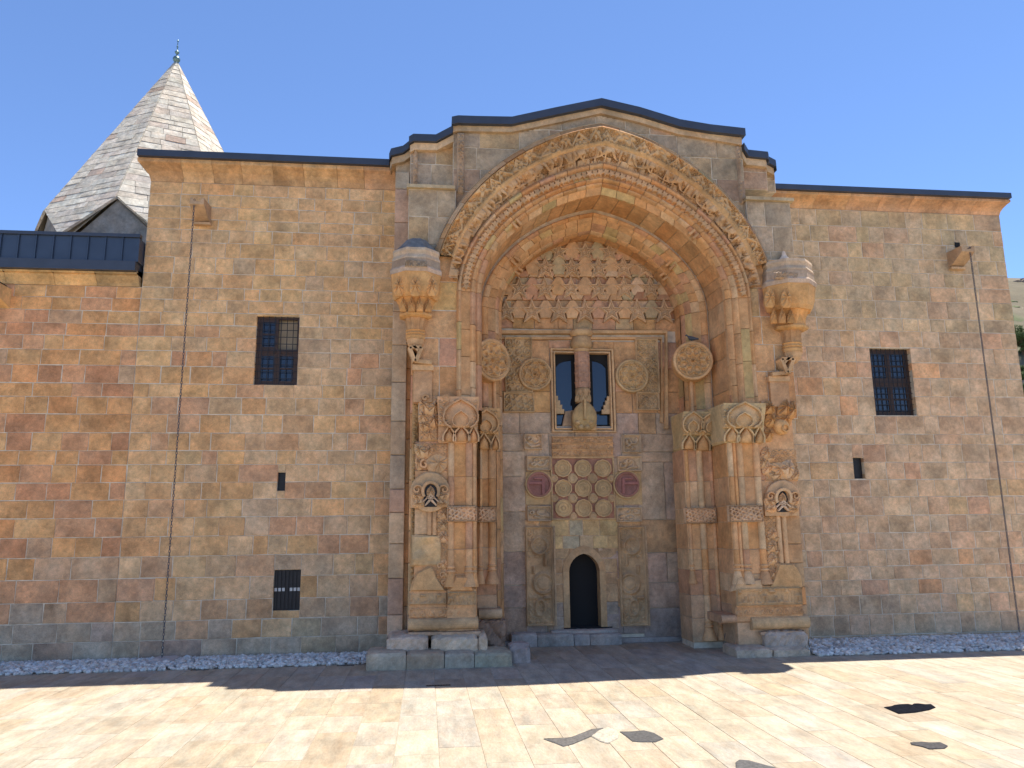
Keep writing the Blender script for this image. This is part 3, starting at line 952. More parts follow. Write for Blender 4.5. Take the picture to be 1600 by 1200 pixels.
Q = [
    ringp(672, 1208, 400, 944, 193, -1.58),     # 0 back edge of outer lip
    ringp(677, 1204, 400, 944, 198, -1.74),     # 1
    ringp(701, 1184, 412, 943, 226, -1.80),     # 2 ridge between the two outer friezes
    ringp(707, 1168, 480, 941, 254, -1.56),     # 3
    ringp(714, 1162, 480, 940, 263, -1.62),     # 4
    ringp(728, 1149, 480, 939, 277, -1.58),     # 5
    ringp(744, 1126, 480, 937, 292, -1.42),     # 6
    ringp(745, 1124, 480, 936, 304, -1.30),     # 7
    ringp(751, 1107, 480, 926, 326, -0.28),     # 8
    ringp(752, 1103, 480, 925, 332, -0.32),     # 9
    ringp(765, 1071, 480, 923, 348, -0.12),     # 10
    ringp(767, 1068, 480, 922, 354, -0.04),     # 11
    ringp(778, 1057, 480, 920, 366, 0.22),      # 12
]
Q.append((Q[12][0] + .02, Q[12][1] + .02, YW + .03))


def curve(q, ph, z=None):
    """ph in [-pi/2, pi/2]; below the springing give z"""
    a, za, Y = q
    h = za - ZS; k = 0.17 * a
    if z is not None: return (X0C + (a if ph > 0 else -a), Y, z)
    return (X0C + a * math.sin(ph), Y, ZS + (h - k) * math.cos(ph) + k * (1 - abs(math.sin(ph))))


def curve_z(q, x):
    s = max(-1, min(1, (x - X0C) / q[0])); return curve(q, math.asin(s))[2]


def profile(qa, qb, bulge, n):
    """points across a moulding between two edges; bulge<0 towards the viewer"""
    out = []
    for i in range(n + 1):
        t = i / n
        out.append((qa[0] * (1 - t) + qb[0] * t, qa[1] * (1 - t) + qb[1] * t, qa[2] * (1 - t) + qb[2] * t + bulge * 4 * t * (1 - t)))
    return out


def patch(prof, line, col, name, parent, back=0.07):
    """moulded stone: profile edges x positions along the curve, with a skirt going back"""
    grid = [[line(q, i) for i in range(len(line.steps))] for q in prof]
    n, m = len(grid), len(grid[0])
    v = [p for r in grid for p in r]; f = []
    for i in range(n - 1):
        for k in range(m - 1): f.append((i * m + k, i * m + k + 1, (i + 1) * m + k + 1, (i + 1) * m + k))
    bd = [(0, k) for k in range(m)] + [(i, m - 1) for i in range(1, n)] + [(n - 1, k) for k in range(m - 2, -1, -1)] + [(i, 0) for i in range(n - 2, 0, -1)]
    b0 = len(v)
    for (i, k) in bd:
        p = grid[i][k]; v.append((p[0], p[1] + back, p[2]))
    for j in range(len(bd)):
        j2 = (j + 1) % len(bd)
        a = bd[j][0] * m + bd[j][1]; b = bd[j2][0] * m + bd[j2][1]
        f.append((a, b0 + j, b0 + j2, b))
    return mk(name, v, f, MC, parent, col, smooth=False)


def ring(parent, qa, qb, bulge, count, pal, zmin=None, zdown=None, nprof=3, jh=0.85, nst=3, name='voussoir'):
    prof = profile(qa, qb, bulge, nprof)
    qm = prof[len(prof) // 2]
    pmax = math.pi / 2 if zmin is None else phi_at(qm, zmin)
    cuts = [0.0]
    for i in range(count // 2): cuts.append(pmax * (i + 1 + (rnd.uniform(-.2, .2) if i < count // 2 - 1 else 0)) / (count // 2))
    for sd in (-1, 1):
        for a, b in zip(cuts[:-1], cuts[1:]):
            g_ = 0.007 / qm[0]
            def line(q, i, a=a, b=b, sd=sd): return curve(q, sd * (a + g_ + (b - a - 2 * g_) * i / (nst - 1)))
            line.steps = range(nst)
            p = curve(qm, sd * (a + b) / 2)
            patch(prof, line, pal(p[0], p[2]), name, parent)
        if zdown is not None:
            z = ZS
            while z > zdown + .05:
                z2 = max(zdown, z - jh * rnd.uniform(.75, 1.2))
                if z2 - zdown < .3: z2 = zdown
                def line2(q, i, z=z, z2=z2, sd=sd): return curve(q, sd, z=(z - .007 if i == 0 else z2 + .007))
                line2.steps = range(2)
                patch(prof, line2, pal(X0C + sd * qm[0], (z + z2) / 2), 'jamb_stone', parent); z = z2


def pal_arch(x, z):
    c = pick([(4, WARM), (3, WARM2), (1.5, PALEW), (1, (0.47, 0.27, 0.16)), (0.7, GRN)])
    if z > 11.5 and rnd.random() < .3: c = (0.50, 0.25, 0.10)
    return jitc(mixc(c, WARM, .2), .07)


def phi_at(q, z):
    lo, hi = 0.0, math.pi / 2
    for _ in range(40):
        m = (lo + hi) / 2
        if curve(q, m)[2] > z: lo = m
        else: hi = m
    return lo


# core behind the mouldings
phs = np.linspace(-math.pi / 2, math.pi / 2, 61)
rings = []
for q in Q[3:]:
    q = (q[0] + .03, q[1] + .03, q[2] + .05)
    zj = 6.0 if q[2] < -1.0 else 0.0
    rings.append([(X0C - q[0], q[2], zj)] + [curve(q, p) for p in phs] + [(X0C + q[0], q[2], zj)])
v, f = loft(rings, close=False)
ar = mk('arch', v, f, MMORT, pt, MMC)
rings = []
for q, dy in ((Q[0], .0), (Q[1], .5), (Q[2], .5), (Q[3], .35)):
    q = (q[0] + .02, q[1] + .02, q[2] + dy)
    pm = phi_at(q, 9.2 if q[0] < 4.15 else 9.74)
    rings.append([curve(q, p) for p in np.linspace(-pm, pm, 61)])
v, f = loft(rings, close=False)
mk('frieze_bed', v, f, MMORT, ar, MMC)
ZCAPL = PZ(715, 640, -1.6); ZC2 = PZ(1097, 655, -.5)
ring(ar, Q[0], Q[1], 0, 22, pal_arch, zmin=9.70, nprof=1)
ring(ar, (Q[3][0], Q[3][1], Q[3][2] - .02), Q[4], -.09, 26, pal_arch, zdown=ZCAPL, nprof=4)
ring(ar, Q[4], Q[5], 0.0, 28, pal_arch, zdown=ZCAPL, nprof=2)
qm1 = tuple((a * .5 + b * .5) for a, b in zip(Q[5], Q[6]))
ring(ar, Q[5], qm1, -.07, 28, pal_arch, zdown=ZCAPL, nprof=4)
ring(ar, qm1, Q[6], -.06, 28, pal_arch, zdown=ZCAPL, nprof=4)
ring(ar, Q[6], Q[7], 0, 24, pal_arch, zdown=ZCAPL, nprof=1)
ring(ar, Q[7], Q[8], .10, 22, pal_arch, zdown=ZCAPL - .3, nprof=3)
qm2 = tuple((a * .55 + b * .45) for a, b in zip(Q[9], Q[10]))
ring(ar, Q[9], qm2, -.05, 24, pal_arch, zdown=ZC2, nprof=4)
ring(ar, qm2, Q[10], -.02, 24, pal_arch, zdown=ZC2, nprof=3)
qm3 = tuple((a * .5 + b * .5) for a, b in zip(Q[11], Q[12]))
ring(ar, Q[10], qm3, -.03, 22, pal_arch, zdown=0.3, nprof=3)
ring(ar, qm3, Q[12], -.05, 22, pal_arch, zdown=0.3, nprof=4)
ring(ar, Q[12], Q[13], 0, 18, pal_arch, zdown=0.3, nprof=1)


# carved friezes on the arch: real relief standing out of the mouldings
def band_relief(name, qa, qb, bulge, fn, amp, zmin, col, ns=720, nt=26, base=-0.03):
    tt = np.linspace(0.04, .96, nt)
    qm = profile(qa, qb, bulge, 2)[1]
    pm = phi_at(qm, zmin) if zmin > ZS else math.pi / 2
    ph = np.linspace(-pm, pm, ns)
    a = qa[0] * (1 - tt) + qb[0] * tt; za = qa[1] * (1 - tt) + qb[1] * tt; Y = qa[2] * (1 - tt) + qb[2] * tt + bulge * 4 * tt * (1 - tt)
    h = za - ZS; k = .17 * a
    Xg = X0C + a[:, None] * np.sin(ph)[None]; Zg = ZS + (h - k)[:, None] * np.cos(ph)[None] + k[:, None] * (1 - np.abs(np.sin(ph)))[None]
    pos = np.stack([Xg, np.repeat(Y[:, None], ns, 1), Zg], -1)
    wid = math.hypot(qa[0] - qb[0], qa[2] - qb[2])
    S = np.repeat((ph * qm[0])[None], nt, 0); T = np.repeat((tt * wid)[:, None], ns, 1)
    hh = base + amp * fn(S, T, wid)
    hh[0] = hh[-1] = -.05
    cc = np.asarray(col)[None, None] * (1 + .10 * np.sin(S * 1.7 + 1)[..., None] * np.array((.6, 1, 1.4)))
    return relief(name, pos, hh, cc, ar)


def fn_figures(S, T, wd):
    # folded angular leaves: a zigzag strap with curling leaves in its angles
    p = .86; t = T / wd
    wob = .10 * np.sin(S * 2.3 + 1) + .07 * np.sin(S * 5.9)
    x = np.mod(S / p + wob, 1.0); i = np.floor(S / p + wob)
    zig = .5 + .32 * (2 * np.abs(2 * np.abs(x - .5) - .5) * 2 - 1)
    d = np.abs(t - zig) * wd
    strap = np.clip((.055 - d) * 40, 0, 1) * (.55 + .45 * np.sin(i * 2.1 + .5) ** 2)
    cx = np.where(x < .5, .25, .75); cz = np.where(np.mod(i * 2 + (x > .5), 2) == 0, .72, .28)
    r = np.hypot((x - cx) * p, (t - cz) * wd); th = np.arctan2((t - cz) * wd, (x - cx) * p)
    leaf_ = np.clip((.165 * (1 + .28 * np.cos(5 * th + i)) - r) * 22, 0, .85) * (1 - .5 * np.exp(-((r - .05) / .016) ** 2))
    curl_ = .75 * scroll(S + .07, T + .03, .165)
    rim = np.clip((.045 - np.minimum(T, wd - T)) * 40, 0, 1)
    return np.maximum.reduce([strap, leaf_, curl_ * .8, rim])


def fn_stars(S, T, wd):
    c = np.clip(lattice(S, T + .05, .62, .045) * 2.0, 0, 1)
    d = scroll(S, T, .17) * .42
    boss = np.zeros_like(S)
    for c0 in (-3.55, 3.6, -2.0, 2.5, 4.6, -4.7, .8, -.9):
        boss = np.maximum(boss, np.clip((.15 - np.hypot(S - c0, T - wd * .5)) * 14, 0, 1.1))
    return np.maximum(np.maximum(c, d), boss)


band_relief('carved_figure_frieze', Q[1], Q[2], .05, fn_figures, .12, 9.72, (0.55, 0.36, 0.175), ns=1100, nt=34, base=0.0)
band_relief('carved_star_frieze', Q[2], Q[3], .16, fn_stars, .15, 9.14, (0.53, 0.36, 0.20), ns=1200, nt=40, base=0.0)
# row of small leaves between the rolls: each one a piece
qc = tuple((a + b) / 2 for a, b in zip(Q[4], Q[5]))
nleaf = 76
for i in range(nleaf):
    ph = (-1 + 2 * (i + .5) / nleaf) * math.pi / 2 * .985
    c = np.array(curve(qc, ph)); d = np.array(curve(qc, ph + .01)) - c; ang = math.atan2(d[2], d[0])
    r = .105
    flip = math.pi if i % 2 else 0.0
    pts = []
    for j in range(10):
        a = 2 * math.pi * j / 10; rr = r * (1.05 if j % 2 == 0 else .62) * (1.25 if j == 0 else 1)
        x_, z_ = rr * math.cos(a) * .95, rr * math.sin(a)
        aa = ang + flip * .5 + (.5 if i % 2 else -.5)
        pts.append((c[0] + x_ * math.cos(aa) - z_ * math.sin(aa), c[2] + x_ * math.sin(aa) + z_ * math.cos(aa)))
    v, f = plate(pts, c[1] - .085, .12, .025)
    mk('carved_leaf', v, f, MC, ar, jitc((0.53, 0.34, 0.18), .1))
# bead collars on the rolls
for (qq, ph) in ((Q[6], -.80), (Q[6], .86), (Q[10], -.93), (Q[10], .93), (Q[12], -.96), (Q[12], .98)):
    c = curve(qq, ph); d = curve(qq, ph + .01); ang = math.atan2(d[2] - c[2], d[0] - c[0])
    for off in (-.07, .07):
        x_, z_ = c[0] + off * math.cos(ang), c[2] + off * math.sin(ang)
        pts = [(x_ + .035 * math.cos(ang) * sx - .11 * math.sin(ang) * sz, z_ + .035 * math.sin(ang) * sx + .11 * math.cos(ang) * sz) for sx, sz in ((-1, -1), (1, -1), (1, 1), (-1, 1))]
        mk('bead_collar', *plate(pts, c[1] - .13, .16, .02), MC, ar, WARM)

# ------------------------------------------------------------------ gable wall, turrets, caps
YG = -1.28
gl, gr_ = PX(708, 230, YG), PX(1160, 240, YG)
GT = [(708, 190), (716, 188), (745, 189), (800, 190), (870, 176), (940, 161), (1000, 175), (1062, 194), (1110, 202), (1161, 211)]
gtop = [(PX(u, v, YG - .2), PZ(u, v, YG - .2)) for u, v in GT]


def gtop_z(x): return float(np.interp(x, [p[0] for p in gtop], [p[1] for p in gtop]))


gb = MB()
xs = np.linspace(gl, gr_, 60)
for a, b in zip(xs[:-1], xs[1:]):
    xm = (a + b) / 2; zlow = curve_z(Q[4], xm) - .02
    gb.add(*box(a, b, YG + .015, 2.4, zlow, gtop_z(xm) - .25), MMC)
gab = gb.build('gable_wall', MMORT, pt)
ztops = max(p[1] for p in gtop)
zg = [8.6 + .62 * i for i in range(10)]; zg = [z for z in zg if z < ztops + .4]


def skip_in(a, b, c, d):
    xin = min(max(X0C, a), b); return c < curve_z(Q[4], xin) and abs(xin - X0C) < Q[4][0] - .05 and d < curve_z(Q[3], b if abs(b - X0C) < abs(a - X0C) else a) + .0 or (d < curve_z(Q[2], (a + b) / 2) and abs((a + b) / 2 - X0C) < Q[2][0])


stones(gab, gl, gr_, zg, YG, pal_grey, .6, 1.15, top=lambda x: gtop_z(x) - .22, skip=skip_in, depth=.14)
# pale moulding and dark cap following the gable
mp_ = [(x, YG - .10, z - .02, z - .24) for x, z in gtop]
caps('gable_moulding', gab, mp_, MC, yb=YG + .3, col=(0.50, 0.38, 0.24))
CT = [(706, 182), (716, 180), (745, 181), (800, 182), (870, 167), (940, 153), (1000, 167), (1062, 186), (1110, 194), (1164, 200)]
caps('gable_cap', gab, [(PX(u, v, YG - .22), YG - .24, PZ(u, v, YG - .24), PZ(u, v, YG - .24) - .215) for u, v in CT], MMETAL, yb=1.5)
# carved corner strips of the gable
for (u0, u1) in ((714, 726), (1152, 1159)):
    xa, xb = PX(u0, 250, YG - .08), PX(u1, 250, YG - .08)
    flat_relief('carved_strip', xa, xb, 11.6, gtop_z((xa + xb) / 2) - .26, YG - .06, lambda s, t: scroll(s, t, .10), .06, (0.42, 0.32, 0.22), gab, res=.02, border=.02)


def turret(u0, u1, vt, vb, Y, uvcap, label=None, right=False):
    """stepped buttress top beside the gable"""
    x0, x1 = PX(u0, (vt + vb) / 2, Y), PX(u1, (vt + vb) / 2, Y)
    z1 = PZ((u0 + u1) / 2, vt, Y); z0 = PZ((u0 + u1) / 2, vb, Y)
    t = MB().add(*box(x0, x1, Y + .012, 2.0, z0, z1), MMC).build('turret', MMORT, pt)
    n = max(2, int((z1 - z0) / .62)); zz = [z0 + (z1 - z0) * i / n for i in range(n + 1)]
    stones(t, x0, x1, zz, Y, pal_grey, .5, .9, depth=.3)
    cp = [(PX(u, v, Y - .2), Y - .2 - dy, PZ(u, v, Y - .2), PZ(u, v, Y - .2) - .2) for u, v, dy in uvcap]
    caps('turret_cap', t, cp, MMETAL, yb=1.2)
    caps('turret_moulding', t, [(x + (.03 if not right else -.03), y + .1, zb - .003, zb - .2) for x, y, zt_, zb in cp], MC, yb=Y + .3, col=(0.50, 0.38, 0.24))
    return t, x0, x1, z0, z1


T1 = turret(641, 710, 222, 292, -1.02, [(639, 213, 0), (646, 210, .04), (681, 211, .04), (707, 202, .2)])
T0 = turret(617, 643, 246, 420, -.72, [(608, 240, 0), (611, 233, .04), (630, 229, .06), (641, 222, .12)])
T3 = turret(1158, 1198, 242, 296, -1.02, [(1158, 228, .2), (1168, 235, .05), (1199, 238, .04), (1201, 241, 0)], right=True)
T4 = turret(1196, 1211, 258, 300, -.72, [(1199, 247, .1), (1211, 251, .04), (1213, 256, 0)], right=True)
flat_relief('carved_strip', PX(645, 260, -1.1), PX(653, 260, -1.1), PZ(649, 292, -1.1), PZ(649, 232, -1.1), -1.06, lambda s, t: scroll(s, t, .09), .05, (0.42, 0.32, 0.22), T1[0], res=.02, border=.015)

# lower shoulders with a ledge (left and right of the arch)
YSH = -1.42
for (u0, u1, vl, vb, sd) in ((638, 712, 292, 400, -1), (1168, 1236, 311, 405, 1)):
    x0, x1 = PX(u0, 340, YSH), PX(u1, 340, YSH)
    z1 = PZ((u0 + u1) / 2, vl + 4, YSH); z0 = PZ((u0 + u1) / 2, vb, YSH) - 1.2
    mb = MB(); xs = np.linspace(x0, x1, 14)
    for a, b in zip(xs[:-1], xs[1:]):
        xm = (a + b) / 2
        zlow = curve_z(Q[3], xm) if abs(xm - X0C) < Q[3][0] else z0
        if z1 - zlow > .05: mb.add(*box(a, b, YSH + .012, .2, max(z0, zlow), z1 - .003), MMC)
    sh = mb.build('shoulder', MMORT, pt)
    n = 4; zz = [z0 + (z1 - z0) * i / n for i in range(n + 1)]
    stones(sh, x0, x1, zz, YSH, pal_grey, .45, .8, depth=.14, skip=lambda a, b, c, d: (d < curve_z(Q[2], (a + b) / 2) and abs((a + b) / 2 - X0C) < Q[2][0]))
    mk('ledge', *box(x0 - .05, x1 + (.08 if sd > 0 else -.02), YSH - .10, YSH + .4, z1, z1 + .09), MC, sh, (0.46, 0.38, 0.24))

# ------------------------------------------------------------------ side faces beside the arch
YJ = -1.55
for (u0, u1, vt, vb, sd) in ((655, 717, 400, 625, -1), (1161, 1236, 405, 630, 1)):
    x0, x1 = PX(u0, 520, YJ), PX(u1, 520, YJ)
    z1 = PZ((u0 + u1) / 2, vt, YJ); z0 = PZ((u0 + u1) / 2, vb, YJ) - .4
    sp_ = MB().add(*box(x0, x1, YJ + .012, .15, z0, z1), MMC).build('spandrel', MMORT, pt)
    zz = [z0, z0 + .4] + [PZ((u0 + u1) / 2, v, YJ) for v in ((572, 528, 485, 440) if sd < 0 else (580, 538, 495, 450))] + [z1]
    stones(sp_, x0, x1, zz, YJ, pal_portal, .45, .85, depth=.1)

# outer pilaster strips left of the columns, from the ground to the turrets
pil = empty('pilaster', (0, 0, 0)); pil.parent = pt; pil.matrix_parent_inverse = mathutils.Matrix.Translation(pt.location).inverted()


def strip(u0, u1, v0, v1, Y, pal, hgt, name='pilaster_stone', back=.3, vref=650):
    x0, x1 = PX(u0, vref, Y), PX(u1, vref, Y); z = max(PZ((u0 + u1) / 2, v1, Y), 0.0); z1 = PZ((u0 + u1) / 2, v0, Y)
    while z < z1 - .02:
        e = min(z1, z + hgt * rnd.uniform(.7, 1.25))
        if z1 - e < .25: e = z1
        mk(name, *quad_stone([(x0, z + .006), (x1, z + .006), (x1, e - .006), (x0, e - .006)], Y, back, .016), MC, pil, pal((x0 + x1) / 2, z)); z = e


strip(611, 634, 268, 1016, -1.02, lambda x, z: jitc(pick([(2, (0.46, 0.35, 0.23)), (1, (0.44, 0.31, 0.22)), (1, (0.42, 0.35, 0.25))]) if z > .9 else DUST, .06), .8, back=.9)
strip(634, 641, 268, 1016, -.82, pal_portal, 1.0, back=.7)
strip(641, 657, 560, 1012, -1.26, pal_portal, 1.0, back=1.1)
xa, xb = PX(643, 650, -1.3), PX(655, 650, -1.3)
flat_relief('carved_vine', xa, xb, 1.0, PZ(650, 565, -1.3), -1.275, lambda s, t: scroll(s, t, .16), .06, (0.46, 0.31, 0.15), pt, res=.02, border=.02)

# ------------------------------------------------------------------ pillars, shafts and lotus capitals
def pxpoly(pts, Y):
    q = [P(u, v, Y) for u, v in pts]
    A = sum(q[i][0] * q[(i + 1) % len(q)][1] - q[(i + 1) % len(q)][0] * q[i][1] for i in range(len(q)))
    return q if A > 0 else q[::-1]


CARV = (0.53, 0.335, 0.175); CARVL = (0.56, 0.38, 0.21)


def cpal(x, z): return jitc(pick([(3, CARV), (2, WARM2), (1.3, PALEW), (1, (0.48, 0.29, 0.17))]), .07)


def pillar(name, u0, u1, Y, vs, yb, shafts, refv=750):
    """clustered pier: stone courses with round shafts; u measured at height refv"""
    x0, x1 = PX(u0, refv, Y), PX(u1, refv, Y)
    o = MB().add(*box(x0 + .015, x1 - .015, Y + .03, yb, 0, PZ(u0, vs[0], Y)), MMC).build(name, MMORT, pt)
    zs = [max(0, PZ((u0 + u1) / 2, v, Y)) for v in vs][::-1]
    for a, b in zip(zs[:-1], zs[1:]):
        d = yb - Y
        c = cpal(x0, a) if a > .9 else jitc(mixc(CARV, DUST, .55), .06)
        mk('pier_stone', *quad_stone([(x0, a + .005), (x1, a + .005), (x1, b - .005), (x0, b - .005)], Y, d, .012), MC, o, c)
    for (us, r, va, vb, dy) in shafts:
        xc = PX(us, refv, Y); za, zb = PZ(us, vb, Y), PZ(us, va, Y)
        zz = [za, *[z for z in zs if za + .2 < z < zb - .2], zb]
        for a, b in zip(zz[:-1], zz[1:]):
            ring_ = lambda z, rr: [(xc + rr * math.cos(t), Y + dy + rr * math.sin(t), z) for t in np.linspace(math.pi, 2 * math.pi, 9)]
            v, f = loft([ring_(a + .004, r), ring_(b - .004, r)], close=False)
            mk('shaft', v, f, MC, o, cpal(xc, a), smooth=True)
        for z_, k_ in ((za, 1.45), (za + .1, 1.3)):
            v, f = loft([[(xc + r * k * math.cos(t), Y + dy + r * k * math.sin(t), z_ + q) for t in np.linspace(math.pi, 2 * math.pi, 9)] for q, k in ((-.03, 1.0), (-.015, k_), (.015, k_), (.03, 1.0))], close=False)
            mk('shaft_ring', v, f, MC, o, CARV, smooth=True)
        rr_ = [[(xc + r * k * math.cos(t), Y + dy + r * k * math.sin(t), z_) for t in np.linspace(math.pi, 2 * math.pi, 9)] for z_, k in ((za - .03, 1.1), (za - .14, 1.5), (za - .34, 2.3))]
        v, f = loft(rr_, close=False); mk('shaft_foot', v, f, MC, o, cpal(xc, za), smooth=True)
    return o, x0, x1


VS = [690, 745, 790, 815, 858, 897, 925, 946, 966, 1010]
PL1 = pillar('pier', 699, 745, -1.62, VS, -.4, [(705, .075, 692, 893, 0), (733, .085, 692, 893, 0), (741, .045, 692, 893, -.01)])
PL2 = pillar('pier', 745, 775, -.62, [700, 748, 792, 816, 855, 890, 930, 966, 1004], .3, [(750, .06, 702, 890, 0), (768, .085, 702, 890, 0)])
PR1 = pillar('pier', 1138, 1190, -1.62, VS, -.4, [(1143, .07, 692, 890, 0), (1158, .085, 692, 890, 0), (1184, .085, 692, 890, 0), (1150, .045, 692, 890, 0)])
PR2 = pillar('pier', 1070, 1117, -.62, [702, 752, 795, 818, 858, 890, 930, 966, 1004], .3, [(1074, .05, 704, 890, 0), (1094, .085, 704, 978, -.02), (1112, .05, 704, 978, 0)])
for (u0, u1, v0, v1, Y, sd_) in ((699, 745, 791, 815, -1.62, 11), (746, 776, 792, 816, -.62, 12), (1138, 1191, 789, 816, -1.62, 13), (1070, 1118, 793, 818, -.62, 14)):
    x0, x1, z0, z1 = R(u0, v0, u1, v1, Y - .10)
    im = raster(16, int(16 * (x1 - x0) / (z1 - z0)), sd_)
    flat_relief('inscribed_band', x0 - .01, x1 + .01, z0, z1, Y - .10, lambda s, t, im=im, a=z1 - z0, b=x1 - x0: np.maximum(np.clip(lattice(s, t, .17, .12) * 1.8, 0, 1), .8 * samp(im, t / a, s / b)), .05, (0.50, 0.335, 0.20), pt, res=.014, border=.025)


def petal(parent, uc, vb, vt, wpx, Y, h, col, ang=0.0, name='petal', kind_=0):
    """pointed cushion leaf measured in the picture: base height vb, tip height vt"""
    hgt = vb - vt
    prof = [(0.0, .55), (.1, .82), (.25, .98), (.42, 1.0), (.58, .93), (.72, .76), (.84, .48), (.93, .2)] if kind_ == 0 else [(0.0, .95), (.2, 1.0), (.4, .92), (.58, .66), (.72, .38), (.86, .16)]
    pts = [(wpx / 2 * w_, t * hgt) for t, w_ in prof] + [(0, hgt)] + [(-wpx / 2 * w_, t * hgt) for t, w_ in reversed(prof)]
    ca, sa = math.cos(ang), math.sin(ang)
    q = pxpoly([(uc + x * ca + y * sa, vb - (y * ca - x * sa)) for x, y in pts], Y)
    v, f = dome(q, Y, h, fold=.0 if name in ('petal', 'onion_foot') else .42)
    return mk(name, v, f, MC, parent, col, smooth=name in ('petal', 'onion_foot'))


def outline(parent, uc, vb, vt, wpx, Y, wd, col, kind_=0, name='petal_rim'):
    hgt = vb - vt
    prof = [(0.0, .55), (.1, .82), (.25, .98), (.42, 1.0), (.58, .93), (.72, .76), (.84, .48), (.93, .2)] if kind_ == 0 else [(0.0, .95), (.2, 1.0), (.4, .92), (.58, .66), (.72, .38), (.86, .16)]
    pts = [(-wpx / 2 * w_, t * hgt) for t, w_ in prof] + [(0, hgt)] + [(wpx / 2 * w_, t * hgt) for t, w_ in reversed(prof)]
    q = [P(uc + x, vb - y, Y) for x, y in pts]
    v, f = ribbon(q, wd, Y - .05, .1)
    return mk(name, v, f, MC, parent, col)


def capital(u0, u1, v0, v1, Y, yb, bigs, smalls, col):
    x0, x1, z0, z1 = R(u0, v0, u1, v1, Y)
    zm = z0 + (z1 - z0) * .45
    xi = .03
    sec = lambda z, dx, dy: [(x0 - dx, Y - dy, z), (x1 + dx, Y - dy, z), (x1 + dx, yb, z), (x0 - dx, yb, z)]
    o = mk('capital', *loft([sec(z0, -.02, .0), sec(z0 + .06, .02, .05), sec(z0 + .14, .0, .03), sec(zm, 0, .08), sec(z1 - .12, .03, .20), sec(z1, .03, .22)]), MC, pt, col)
    gx0, gx1, gz0, gz1 = R(u0, v0 + 1, u1, v0 + (v1 - v0) * .62, Y - .18)
    flat_relief('carved_ground', gx0, gx1, gz0, gz1, Y - .185, lambda s, t: scroll(s + .04, t, .17), .04, mixc(col, CARV, .4), o, res=.016)
    for (uc, wpx, vb, vt) in bigs:
        outline(o, uc, vb - 2, vt + (vb - vt) * .42, wpx * .5, Y - .29, .03, mixc(col, CARVL, .4), name='engraved_line')
        petal(o, uc, vb, vt, wpx, Y - .17, .09, jitc(mixc(col, CARVL, .5), .06))
        outline(o, uc, vb, vt + 0.5, wpx * 1.04, Y - .25, .05, mixc(col, CARV, .4))
    for (uc, wpx, vb, vt) in smalls:
        petal(o, uc, vb, vt + 3, wpx * .7, Y - .06, .12, jitc(mixc(col, WARM2, .6), .06), kind_=1)
        outline(o, uc, vb, vt, wpx, Y - .14, .045, jitc(mixc(col, PALEW, .4), .06), kind_=1, name='leaf_rim')
    return o


CGRN = (0.50, 0.40, 0.22)
capital(685, 746, 622, 692, -1.66, -.5, [(720, 52, 668, 623)], [(702, 20, 690, 664), (721, 26, 690, 662), (740, 16, 690, 664)], (0.54, 0.35, 0.20))
capital(746, 779, 640, 702, -.66, .2, [(760, 36, 676, 640)], [(756, 22, 702, 675), (774, 13, 702, 677)], (0.50, 0.34, 0.17))
capital(1129, 1191, 632, 692, -1.66, -.5, [(1163, 52, 668, 628)], [(1143, 24, 690, 664), (1165, 27, 692, 662), (1186, 16, 692, 664)], CGRN)
capital(1067, 1131, 645, 702, -.66, .2, [(1083, 31, 676, 643), (1111, 30, 676, 645)], [(1076, 21, 702, 676), (1098, 25, 704, 674), (1120, 20, 704, 676)], (0.48, 0.37, 0.19))


# ------------------------------------------------------------------ carved side panels (left and right of the piers)
YP = -1.58
def panel(name, u0, u1, v0, v1, refv, vs):
    x0, x1 = PX(u0, refv, YP), PX(u1, refv, YP)
    o = MB().add(*box(x0 + .01, x1 - .01, YP + .03, 0.1, 0, PZ(u0, v0, YP)), MMC).build(name, MMORT, pt)
    zs = [max(0, PZ((u0 + u1) / 2, v, YP)) for v in vs][::-1]
    for a, b in zip(zs[:-1], zs[1:]):
        mk('panel_stone', *quad_stone([(x0, a + .005), (x1, a + .005), (x1, b - .005), (x0, b - .005)], YP, .5, .012), MC, o, cpal(x0, a) if a > .8 else jitc(mixc(CARV, DUST, .4), .06))
    return o


def leaf(parent, u, v, wpx, hpx, ang, h=.10, col=None, Y=YP, kind_=0, name='carved_leaf'):
    """leaf pointing along ang (degrees clockwise from up), base at (u,v)"""
    return petal(parent, u, v, v - hpx, wpx, Y, h, col or jitc(CARVL, .07), math.radians(ang), name, kind_)


def scrollcurl(parent, u, v, rpx, turns, a0, sgn, wd=.05, Y=YP, h=.08, col=None):
    pts = []
    for i in range(22):
        t = i / 21; a = math.radians(a0) + sgn * turns * 2 * math.pi * t; r = rpx * (1 - .82 * t)
        pts.append(P(u + r * math.cos(a), v - r * math.sin(a), Y))
    return mk('curl', *ribbon(pts, wd, Y - h, h + .02), MC, parent, col or jitc(CARV, .06))


def disc(parent, u, v, rpx, Y, th, col, name='disc', n=28, rim=None, kx=1.0):
    x, z = P(u, v, Y); r = abs(PX(u + rpx, v, Y) - x)
    v_, f = plate(circ(x, z, r * kx, n, rz=r), Y - th, th + .05, .02)
    o = mk(name, v_, f, MC, parent, col)
    if rim: mk('rim', *ribbon(circ(x, z, r * kx * .95, n, rz=r * .95), .06, Y - th - .04, .06, True), MC, o, rim)
    return o, x, z, r


